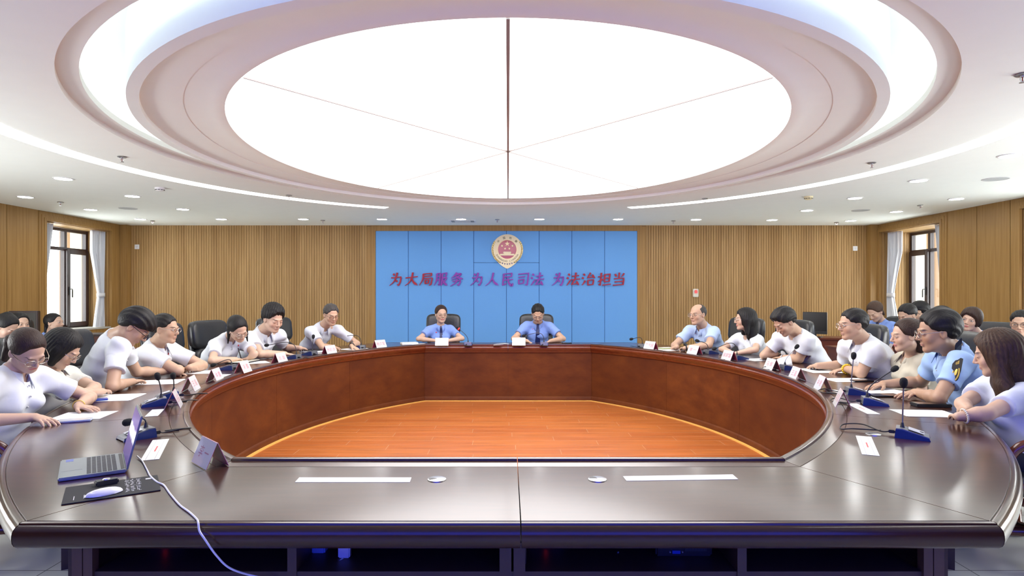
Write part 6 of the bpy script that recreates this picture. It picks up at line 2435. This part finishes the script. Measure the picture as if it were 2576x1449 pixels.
PEOPLE = [
    dict(id='p1', label='person in white shirt with ponytail and metal glasses, nearest on the left, gold bangle', fem=True, h=0.0042, neck=(33, 925, 3.45), head=(70, 884, 3.42), body=48, face=33, pitch=38, roll=12,
         R=dict(w=(88, 1050), t=(150, 1066), z=.79, curl=.25), L=dict(w=(196, 1022), t=(284, 1034), z=.785, curl=.12), hair='pulled', haircol='brown', glasses='metal', shirt='white', eyes=0, jaw=1.0, lipstick=True,
         locks=[((0, -.09, .0), (.01, -.135, -.03), .03, .035), ((.01, -.135, -.03), (.02, -.14, -.17), .034, .022)], jeans=True, scale=1.0, bulk=1.0, shw=1.05, elb=True),
    dict(id='p2', label='person with black bob and glasses, off-white top, arms folded, second on the left', fem=True, h=0.0045, neck=(126, 925, 4.05), head=(157, 880, 4.0), body=66, face=68, pitch=36, roll=0,
         R=dict(w=(256, 985), t=(285, 978), e=(226, 1000), z=.80), L=dict(w=(222, 985), t=(205, 993), e=(262, 984), z=.81), hair='drape', glasses='metal', shirt='offwhite', vneck=.2, hs=1.02, thick=.002, shw=1.1, bulk=1.15,
         locks=[((-.068, .0, .0), (-.064, .018, -.085), .034, .022), ((.068, .0, .0), (.064, .018, -.085), .034, .022), ((0, -.07, .0), (0, -.07, -.08), .065, .05)], ears=False, collar=True),
    dict(id='p3', label='person with thick black glasses leaning far down over a sheet, white shirt, left side', h=0.0045, neck=(293, 842, 4.55), head=(338, 824, 4.5), body=88, face=82, pitch=42, roll=0,
         R=dict(w=(372, 951), t=(424, 943), z=.79, e=(282, 972)), L=dict(w=(425, 933), t=(458, 940), z=.80), hair='fringe', glasses='thick', shirt='white', thick=.004, top=.010, hs=1.04, lean=.0, badge=1, tone='mid', shw=1.05),
    dict(id='p4', label='person in white polo with thin glasses and clasped hands, upright on the left side', h=0.005, neck=(394, 862, 5.25), head=(417, 829, 5.2), body=58, face=60, pitch=4,
         R=dict(w=(450, 928), t=(478, 921), z=.79, curl=.75), L=dict(w=(476, 925), t=(486, 919), z=.81, curl=.75), hair='short', glasses='metal', shirt='white', eyes=.7, bulk=1.15, tone='mid', badge=1, jaw=1.05, hs=.99),
    dict(id='p5', label='person with long black hair and round glasses writing with a pen, left side', fem=True, h=0.005, neck=(577, 846, 6.3), head=(599, 829, 6.15), body=40, face=32, pitch=36, roll=18,
         R=dict(w=(600, 903), t=(622, 904), z=.79, curl=.8, e=(533, 908)), L=dict(w=(626, 901), t=(606, 905), z=.79, e=(650, 901)), hair='pulled', glasses='round', shirt='white', thick=.004, hs=1.06, bulk=1.1, shw=1.12, badge=1,
         locks=[((-.070, .01, .01), (-.088, .03, -.17), .020, .005), ((-.072, -.01, .01), (-.10, .0, -.19), .024, .006), ((-.075, -.04, .01), (-.10, -.05, -.18), .03, .010), ((.072, -.03, .01), (.085, -.02, -.17), .024, .005), ((0, -.09, .0), (0, -.10, -.20), .05, .035)]),
    dict(id='p6', label='person with spiky black hair in a white shirt, no glasses, on the left side', h=0.005, neck=(664, 829, 6.85), head=(687, 804, 6.75), body=42, face=34, pitch=18,
         R=dict(w=(727, 890), t=(757, 894), z=.79, e=(655, 893)), L=dict(w=(755, 876), t=(783, 877), z=.81, curl=.4), hair='spiky', shirt='white', thick=.004, top=.024, hs=1.14, bulk=1.2, shw=1.08, eyes=0),
    dict(id='p7', label='person in pale grey shirt with dark glasses, last on the left beside the blue panel', h=0.005, neck=(816, 817, 7.6), head=(833, 793, 7.5), body=24, face=22, pitch=16,
         R=dict(w=(834, 872), t=(864, 880), z=.79, curl=.2), L=dict(w=(884, 870), t=(897, 877), z=.80, curl=.35), hair='short', haircol='grey', glasses='dark', shirt='palegrey', badge=1, tone='mid', bulk=.95, thick=.002),
    dict(id='p8', label='person in blue uniform shirt and navy tie, brown hair tied back, before the blue panel', fem=True, h=0.005, neck=(1108, 816, 8.95), head=(1110, 791, 8.9), body=4, face=14, pitch=4,
         R=dict(w=(1096, 857), t=(1108, 856), D=8.62, curl=.3), L=dict(w=(1122, 858), t=(1108, 857), D=8.62, curl=.3), hair='pulled', haircol='brown', glasses='metal', shirt='uniform', tie=True, hs=1.06, scale=1.0, bulk=.95, badge=-1, lipstick=True, shw=.92,
         locks=[((0, -.09, -.03), (-.03, -.10, -.10), .04, .03)], thick=.003, vneck=.02),
    dict(id='p9', label='person in blue uniform shirt and navy tie bowing over papers at the table head', h=0.005, neck=(1353, 808, 8.95), head=(1353, 790, 8.8), body=0, face=0, pitch=30,
         R=dict(w=(1326, 858), t=(1334, 862), D=8.6, curl=.3), L=dict(w=(1384, 858), t=(1376, 862), D=8.6, curl=.3), hair='short', glasses='metal', shirt='uniform', tie=True, badge=-1, tone='mid', hs=1.04, thick=.002, vneck=.02, shw=.95),
    dict(id='p10', label='balding person in a pale blue shirt looking left, first right of the blue panel', h=0.005, neck=(1767, 818, 7.6), head=(1755, 792, 7.5), body=-40, face=-42, pitch=2,
         R=dict(w=(1703, 873), t=(1688, 874), z=.80, curl=.7), L=dict(w=(1722, 876), t=(1700, 876), z=.80, curl=.7, e=(1780, 879)), hair='bald', haircol='grey', glasses='metal', shirt='paleblue', eyes=.75, tone='mid', bulk=1.1, badge=-1, hs=1.03),
    dict(id='p11', label='person in white with straight black shoulder-length hair turned left, on the right side', fem=True, h=0.005, neck=(1884, 838, 7.05), head=(1873, 805, 6.95), body=-48, face=-76, pitch=0,
         R=dict(w=(1836, 884), t=(1820, 880), z=.80, curl=.6), L=dict(w=(1852, 889), t=(1832, 885), z=.79, curl=.4, e=(1899, 893)), hair='drape', glasses='metal', shirt='white', eyes=.7, thick=.003, hs=1.04, lipstick=True, ears=False, vneck=.2, collar=False,
         locks=[((-.066, -.01, .0), (-.070, -.01, -.14), .036, .026), ((.066, -.01, .0), (.075, -.01, -.15), .036, .028), ((0, -.07, .0), (0, -.08, -.18), .07, .06), ((.03, -.09, -.1), (.06, -.12, -.19), .05, .03)]),
    dict(id='p12', label='person with swept-up black hair and steel watch looking down, white top, right side', h=0.005, neck=(2002, 833, 6.15), head=(1974, 812, 6.05), body=-52, face=-56, pitch=34,
         R=dict(w=(1952, 890), t=(1970, 888), z=.82, e=(1922, 894)), L=dict(w=(1968, 900), t=(1938, 901), z=.79, e=(2010, 903)), hair='quiff', shirt='white', thick=.005, top=.016, hs=1.03, bulk=1.2, tone='mid', collar=False, vneck=.7, shw=1.08),
    dict(id='p13', label='person in white polo with cropped hair, glasses and yellow bead bracelet, right side', h=0.0045, neck=(2171, 852, 5.1), head=(2144, 818, 5.05), body=-58, face=-62, pitch=4,
         R=dict(w=(2056, 920), t=(2032, 921), z=.80, curl=.55), L=dict(w=(2090, 918), t=(2054, 926), z=.80, curl=.55, e=(2166, 938)), hair='short', glasses='metal', shirt='white', eyes=.6, bulk=1.2, tone='mid', jaw=1.08, hs=1.02),
    dict(id='p14', label='person in a cream collared top with drawn-back hair, just behind the light blue officer shirt', fem=True, h=0.0045, neck=(2298, 886, 4.75), head=(2279, 846, 4.65), body=-62, face=-68, pitch=5,
         hair='pulled', haircol='brown', shirt='cream', eyes=.5, lipstick=True, thick=.006, hs=1.03, vneck=.9, lean=-.02, scale=.9, buttons=False,
         locks=[((0, -.08, -.03), (0, -.09, -.10), .05, .035)]),
    dict(id='p15', label='person in light blue officer shirt with shoulder boards and arm patch, right side', h=0.0042, neck=(2398, 874, 4.0), head=(2356, 838, 3.98), body=-72, face=-72, pitch=6,
         R=dict(w=(2222, 966), t=(2180, 976), z=.79, curl=.15), L=dict(w=(2254, 976), t=(2198, 988), z=.785, curl=.15, e=(2362, 1002)), hair='short', glasses='metal', shirt='officer', eyes=.6, tone='tan', thick=.006, top=.014, hs=1.06, bulk=1.05, shw=1.05, vneck=.6),
    dict(id='p16', label='person in white T-shirt with long wavy brown hair, arms crossed, nearest on the right', fem=True, h=0.0042, neck=(2543, 948, 3.42), head=(2506, 893, 3.38), body=-66, face=-92, pitch=12, shw=1.15,
         R=dict(w=(2436, 1030), t=(2450, 1028), e=(2398, 1030), z=.81), L=dict(w=(2412, 1048), t=(2396, 1040), e=(2436, 1062), z=.81), hair='drape', haircol='warm', shirt='lilac', thick=.010, hs=1.02, ears=False, collar=False, vneck=.1, buttons=False, bulk=1.1, scale=1.0,
         locks=[((-.066, -.01, .0), (-.075, .0, -.16), .040, .045), ((-.075, .0, -.16), (-.085, .03, -.30), .045, .020), ((.066, -.01, .0), (.080, .01, -.16), .045, .050), ((.08, .01, -.16), (.10, .03, -.32), .05, .022), ((0, -.07, .0), (.02, -.09, -.20), .075, .07), ((.02, -.09, -.2), (.05, -.10, -.33), .06, .03)]),
    # second row
    dict(id='p17', row=2, label='person with reddish ponytail, blue shirt and tie, writing before the right window', fem=True, h=0.006, neck=(2218, 806, 8.15), head=(2201, 785, 8.1), body=-38, face=-34, pitch=36,
         R=dict(w=(2222, 855), t=(2212, 862), D=7.9, curl=.8), hair='pulled', haircol='warm', shirt='uniform', tie=True, thick=.006, hs=1.04, shw=1.05,
         locks=[((0, -.09, .03), (.02, -.14, -.02), .028, .030), ((.02, -.14, -.02), (.02, -.15, -.15), .030, .014)]),
    dict(id='p18', row=2, label='person with short black hair and blue shirt looking down before the right window', h=0.006, neck=(2296, 818, 7.3), head=(2282, 794, 7.25), body=-40, face=-42, pitch=22, hair='short', shirt='uniform', tone='mid', thick=.003, bulk=1.05),
    dict(id='p19', row=2, label='person with black hair turned away, in front of the right window frame', h=0.006, neck=(2316, 806, 7.95), head=(2309, 784, 7.9), body=-70, face=-84, pitch=4, hair='short', shirt='uniform', tone='mid', thick=.004),
    dict(id='p20', row=2, label='person showing only dark hair and a blue shoulder behind the officer', h=0.006, neck=(2379, 824, 6.7), head=(2364, 803, 6.65), body=-80, face=-104, pitch=16, hair='short', shirt='uniform', tone='mid', thick=.004),
    dict(id='p21', row=2, label='person with short brown bob in blue shirt, head tilted, looking at the viewer', fem=True, h=0.005, neck=(2461, 838, 6.45), head=(2441, 805, 6.4), body=-28, face=-16, pitch=2, roll=-14, hair='crop', haircol='brown', shirt='deepuniform', eyes=.95,
         lipstick=True, ears=False, thick=.002, hs=1.02, part=.35),
    dict(id='p22', row=2, label='person with glasses and raised clasped hands, blue shirt, at the right picture edge', h=0.006, neck=(2578, 850, 6.1), head=(2568, 815, 6.05), body=-12, face=-8, pitch=6, R=dict(w=(2557, 858), t=(2544, 842), D=5.85, curl=.7), L=dict(w=(2562, 862), t=(2548, 843), D=5.82, curl=.7),
         hair='short', glasses='dark', shirt='deepuniform', eyes=.6, tone='mid'),
    dict(id='p23', row=2, label='person with a hair bun and blue shirt bowed forward at the left picture edge', fem=True, h=0.006, neck=(-2, 846, 6.2), head=(17, 824, 6.15), body=45, face=46, pitch=34, hair='pulled', shirt='deepuniform', thick=.006, hs=1.03,
         locks=[((0, -.055, .10), (0, -.06, .11), .034, .034)]),
    dict(id='p24', row=2, label='person with black hair mostly hidden behind the hair bun at the left edge', fem=True, h=0.006, neck=(45, 843, 7.0), head=(51, 816, 6.95), body=20, face=26, pitch=4, hair='pulled', shirt='deepuniform', eyes=.7, thick=.008, hs=1.02, lipstick=True, part=.3),
    dict(id='p25', row=2, label='person with sleek low ponytail in blue, looking right before the left window', fem=True, h=0.006, neck=(124, 838, 7.7), head=(137, 813, 7.65), body=55, face=56, pitch=-4, hair='pulled', shirt='uniform', eyes=.8, thick=.001,
         locks=[((0, -.10, -.03), (0, -.12, -.13), .026, .016)]),
]
INFO = {}
for s in PEOPLE:
    INFO[s['id']] = person(s)

WHO = {'p1': 'nearest person on the left', 'p2': 'person with the black bob', 'p3': 'young man leaning down', 'p4': 'man with clasped hands', 'p5': 'writing woman', 'p6': 'man with spiky hair',
       'p7': 'man in the pale grey shirt', 'p8': 'woman with the tie', 'p9': 'bowed man with the tie', 'p10': 'balding man', 'p11': 'woman with black shoulder-length hair', 'p12': 'man with swept-up hair',
       'p13': 'man with the yellow bracelet', 'p14': 'woman in the cream top', 'p15': 'uniformed officer', 'p16': 'long-haired woman nearest on the right', 'p17': 'woman with the reddish ponytail', 'p18': 'man looking down before the right window',
       'p19': 'half hidden man of the second row', 'p20': 'man hidden behind the officer', 'p21': 'woman with tilted head', 'p22': 'man with raised clasped hands', 'p23': 'woman with the hair bun', 'p24': 'woman behind the hair bun', 'p25': 'woman with the low ponytail'}
for k, i in INFO.items():
    if k in ('p19', 'p20', 'p22', 'p23', 'p24'):
        continue
    p = i['pel'] + i['out'] * (0.16 if k in ('p4', 'p5', 'p6', 'p7', 'p10', 'p11', 'p12', 'p13', 'p15') else 0.03)
    chair(p[0], p[1], i['legyaw'], 'black leather chair of the ' + WHO[k], 'black leather chairs round the table' if k in list(WHO)[:16] else 'black leather chairs of the second row')


def ringon(i, arm, frac, r, m, name, tube=0.004, beads=0, face=None):
    """Band round a forearm: frac 0 at the elbow, 1 at the wrist."""
    S, E, W, d, cu, sg = i['arms'][arm]
    E_, W_ = i['loc'](E), i['loc'](W)
    c = Vector(E_ + (W_ - E_) * frac)
    ax = Vector(W_ - E_).normalized()
    q = ax.to_track_quat('Z', 'Y').to_matrix().to_4x4()
    M_ = Matrix.Translation(c) @ q
    mb = MB()
    if beads:
        for k in range(beads):
            a = 2 * PI * k / beads
            mb.ball((r * math.cos(a), r * math.sin(a), 0), tube, 10, M=M_)
    else:
        mb.tube([M_ @ Vector((r * math.cos(2 * PI * k / 28), r * math.sin(2 * PI * k / 28), 0)) for k in range(28)], tube, 8, closed=True)
    o = mb.build(name, m, i['root'], 60)
    if face:
        upv = Vector((0, 0, 1)) - ax * ax.z
        upv.normalize()
        side = ax.cross(upv)
        Mf = Matrix.Translation(c + upv * r) @ Matrix((side.to_4d(), ax.to_4d(), upv.to_4d(), (0, 0, 0, 1))).transposed()
        Mf[3][0] = Mf[3][1] = Mf[3][2] = 0; Mf[3][3] = 1
        MB().cyl((0, 0), 0.021, -0.004, 0.007, 20, M=Mf).build('watch_case', face, o, 40)
    return o


ringon(INFO['p1'], 1, 0.93, 0.030, M_goldb, 'bangle', 0.003)
ringon(INFO['p7'], 1, 0.94, 0.031, M_black, 'wristwatch', 0.006, face=M_steel)
ringon(INFO['p10'], 1, 0.94, 0.032, M_black, 'wristwatch', 0.008, face=M_black)
ringon(INFO['p12'], 1, 0.92, 0.033, M_steel, 'wristwatch', 0.007, face=M_steel)
ringon(INFO['p13'], 1, 0.92, 0.036, M_yellow, 'bead_bracelet', 0.0105, beads=15)
ringon(INFO['p16'], 1, 0.80, 0.034, mat('pearl', (0.75, 0.68, 0.58), 0.25), 'pearl_bracelet', 0.0055, beads=22)

# pen of the writing woman, pen of the one at the right window
for k, rd in (('p5', 0), ('p17', 0)):
    i = INFO[k]
    S, E, W, d, cu, sg = i['arms'][rd]
    tip = Vector(W + d * 0.115); tip.z = 0.772
    top = tip + Vector(-d * 0.065 + np.array([0, 0, 0.115]))
    o = MB().tube([tip, tip.lerp(top, .12), top], 0.005, 10, rs=[0.001, 0.005, 0.005]).build('pen', M_black, smooth=60)
    tag(o, 'black pen held upright by the ' + WHO[k], 'pen')

# officer: shoulder boards, arm patch, chest badge
i = INFO['p15']
for (S, E, W, d, cu, sg) in i['arms']:
    S_ = i['loc'](S)
    c = Vector(S_ * 0.66 + i['N'] * 0.34 + np.array([0, 0, 0.060]))
    ax = Vector(S_ - i['N']).normalized()
    fw = Vector(i['fb']); n = ax.cross(fw).normalized()
    if n.z < 0: n = -n
    fw = n.cross(ax)
    M_ = Matrix.Translation(c) @ Matrix((ax.to_4d(), fw.to_4d(), n.to_4d(), (0, 0, 0, 1))).transposed()
    M_[3][0] = M_[3][1] = M_[3][2] = 0; M_[3][3] = 1
    b = MB().box(-0.055, 0.055, -0.021, 0.021, -0.012, 0.006, M_, bev=0.003).build('shoulder_board', mat('navy_board', (0.01, 0.013, 0.03), 0.6), i['root'])
    g = MB()
    for q in (-0.03, 0.0):
        g.box(q, q + 0.006, -0.018, 0.018, 0.0062, 0.0072, M_)
    g.ball(tuple(M_ @ Vector((-0.045, 0, 0.007))), 0.005, 8)
    g.build('gold_stripe', M_goldb, b)
S, E, W, d, cu, sg = i['arms'][1]
S_, E_ = i['loc'](S), i['loc'](E)
ax = Vector(E_ - S_).normalized()
tocam = Vector((0, 0, CZ)) - Vector(S + (E - S) * 0.34)
n = Vector(-i['rt']) * 0.15 + tocam.normalized() * 1.0
n = (n - ax * n.dot(ax)).normalized()
side = n.cross(-ax).normalized()
c = Vector(S_ + (E_ - S_) * 0.40) + n * 0.078
Mp = Matrix.Translation(c) @ Matrix(((-side).to_4d(), (-ax).to_4d(), n.to_4d(), (0, 0, 0, 1))).transposed()
Mp[3][0] = Mp[3][1] = Mp[3][2] = 0; Mp[3][3] = 1
if Mp.to_3x3().determinant() < 0:
    Mp = Mp @ Matrix.Diagonal((-1, 1, 1, 1))
shield = [(-.036, .034), (-.018, .042), (0, .040), (.018, .042), (.036, .034), (.034, 0), (.026, -.026), (0, -.046), (-.026, -.026), (-.034, 0)]
pt = MB().prism(shield, -0.006, 0.003, Mp).build('arm_patch', mat('patch_black', (0.012, 0.012, 0.015), 0.7), i['root'])
g = MB()
for q in (-1, 1):
    pts = [Mp @ Vector((q * .022 * math.cos(a), -.006 + .026 * math.sin(a) - .004, .0045)) for a in [-1.35 + 1.9 * k / 10 for k in range(11)]]
    g.tube(pts, 0.004, 6)
g.lathe([(0.011, 0.003), (0.011, 0.0055), (0.004, 0.0065)], 12, Mp @ Matrix.Translation((0, -.006, 0)))
g.build('gold_wreath', M_goldb, pt)
text_obj('patch_text', '中国', 0.013, M_goldb, Mp @ Matrix.Translation((0, .027, .0035)), pt)
p = i['surf'](-0.085, 0.155)
MB().ball((0, 0, 0), 0.028, 12, (1, .35, .35), Matrix.Translation(Vector(p)) @ Matrix.Rotation(math.atan2(i['rt'][1], i['rt'][0]), 4, 'Z')).build('chest_badge', M_goldb, i['root'], 60)

# ---------------------------------------------------------------- second-row furniture
d = empty('side_desk', (4.42, 6.5, 0), 0, 'long red-brown side desk of the second row on the right', 'desk')
MB().box(-0.22, 0.22, -1.6, 1.68, 0.73, 0.755, bev=.006).build('desk_top', M_desk, d)
MB().box(-0.20, -0.17, -1.55, 1.63, 0.0, 0.73).build('front_panel', M_desk, d)
for y in (-1.58, 0.0, 1.60):
    MB().box(-0.17, 0.18, y, y + 0.03, 0.0, 0.73).build('side_panel', M_desk, d)
d = empty('side_desk', (-4.72, 6.6, 0), 0, 'red-brown side desk of the second row on the left', 'desk')
MB().box(-0.22, 0.22, -1.4, 1.3, 0.73, 0.755, bev=.006).build('desk_top', M_desk, d)
MB().box(0.17, 0.20, -1.35, 1.25, 0.0, 0.73).build('front_panel', M_desk, d)
for y in (-1.38, 1.25):
    MB().box(-0.18, 0.17, y, y + 0.03, 0.0, 0.73).build('side_panel', M_desk, d)
p = at(232, 840, 8.9)
d = empty('lectern_cabinet', (p.x, 8.9, 0), 0.15, 'dark red-brown cabinet behind the men on the left, under the tied curtain', 'cabinet')
zt_ = p.z
MB().box(-0.20, 0.20, -0.22, 0.22, 0.0, zt_ - 0.02).build('body', M_desk, d)
MB().box(-0.23, 0.23, -0.25, 0.25, zt_ - 0.02, zt_ + 0.005, bev=.006).build('top', M_dark, d)
# card on that side
def K2(px, py, text, lab, yaw, D, z):
    p = at(px, py, D)
    card(px, py, yaw, text, lab, z=z)
for (px, D, text, lab, yaw) in ((214, 7.55, '金', 'pink tent name card on the left side desk, seen past the bowed man', 1.9), (2207, 7.75, '马', 'pink tent name card on the right side desk before the reddish ponytail', -1.9), (2243, 7.2, '王', 'second tent name card along the right side desk', -1.9)):
    x = (px - CX) / F * D
    # pixel row that puts the card on the desk plane at this distance
    py = CY + (CZ - 0.756) * F / D
    card(px, py, yaw, text, lab, z=0.756, w=0.15)
x = (2240 - CX) / F * 7.6
o = MB().box(-0.10, 0.10, -0.14, 0.14, 0, 0.004).build('paper_sheet', M_paper); o.location = (4.50, 7.75, 0.7562)
tag(o, 'white sheet on the right side desk between two tent cards', 'paper')

# monitor on a small desk before the rear wall, right
D = 9.6
p = at(2050, 838, D)
dk = empty('small_desk', (p.x + 0.05, D + 0.05, 0), -0.2, 'small brown desk carrying a black monitor near the right rear corner', 'desk')
ztop = CZ - (848 - CY) / F * D
MB().box(-0.24, 0.42, -0.25, 0.25, ztop - 0.03, ztop, bev=.005).build('desk_top', M_desk, dk)
MB().box(-0.22, 0.40, -0.22, 0.23, 0, ztop - 0.03).build('pedestal', M_desk, dk)
mo = empty('computer_monitor', (p.x, D, ztop), -0.72, 'black computer monitor on the small desk near the right rear corner', 'monitor')
h_ = CZ - (785 - CY) / F * D - ztop
MB().box(-0.175, 0.175, -0.015, 0.015, 0.05, h_, bev=.004).build('housing', M_black, mo)
MB().box(-0.168, 0.168, -0.0165, -0.0148, 0.10, h_ - 0.008).build('screen', mat('screen_off', (0.012, 0.010, 0.010), 0.2), mo)
MB().box(-0.02, 0.02, 0.0, 0.02, 0.0, 0.10).build('stand_neck', M_black, mo)
MB().box(-0.10, 0.10, -0.08, 0.08, 0, 0.012, bev=.004).build('stand_foot', M_black, mo)
o = MB().tube(spline([(p.x - .10, D + .02, ztop + .10), (p.x - .2, D, ztop + .13), (p.x - .23, D - .02, ztop + .03), (p.x - .12, D - .1, ztop + .006), (p.x + .02, D - .12, ztop + .006)], 6), 0.004, 6).build('monitor_cable', M_black, smooth=60)
tag(o, 'black cable looped beside the monitor near the right rear corner', 'cable')
# dark display at the left edge
D = 8.2
p0, p1 = at(27, 782, D), at(96, 782, D)
mo = empty('display_panel', ((p0.x + p1.x) / 2, D, 0), 0.12, 'dark framed display standing by the left wall behind the second row', 'screen')
w = (p1.x - p0.x) / 2
zt_ = p0.z
MB().box(-w, w, -0.03, 0.03, 0.72, zt_, bev=.006).build('frame', M_winframe, mo)
MB().box(-w + .025, w - .025, -0.033, -0.029, 0.745, zt_ - .025).build('screen', mat('screen_grey', (0.028, 0.027, 0.022), 0.35), mo)
MB().box(-0.03, 0.03, -0.02, 0.02, 0.02, 0.72).build('stand_post', M_black, mo)
MB().box(-0.22, 0.22, -0.2, 0.2, 0.0, 0.02).build('stand_foot', M_black, mo)
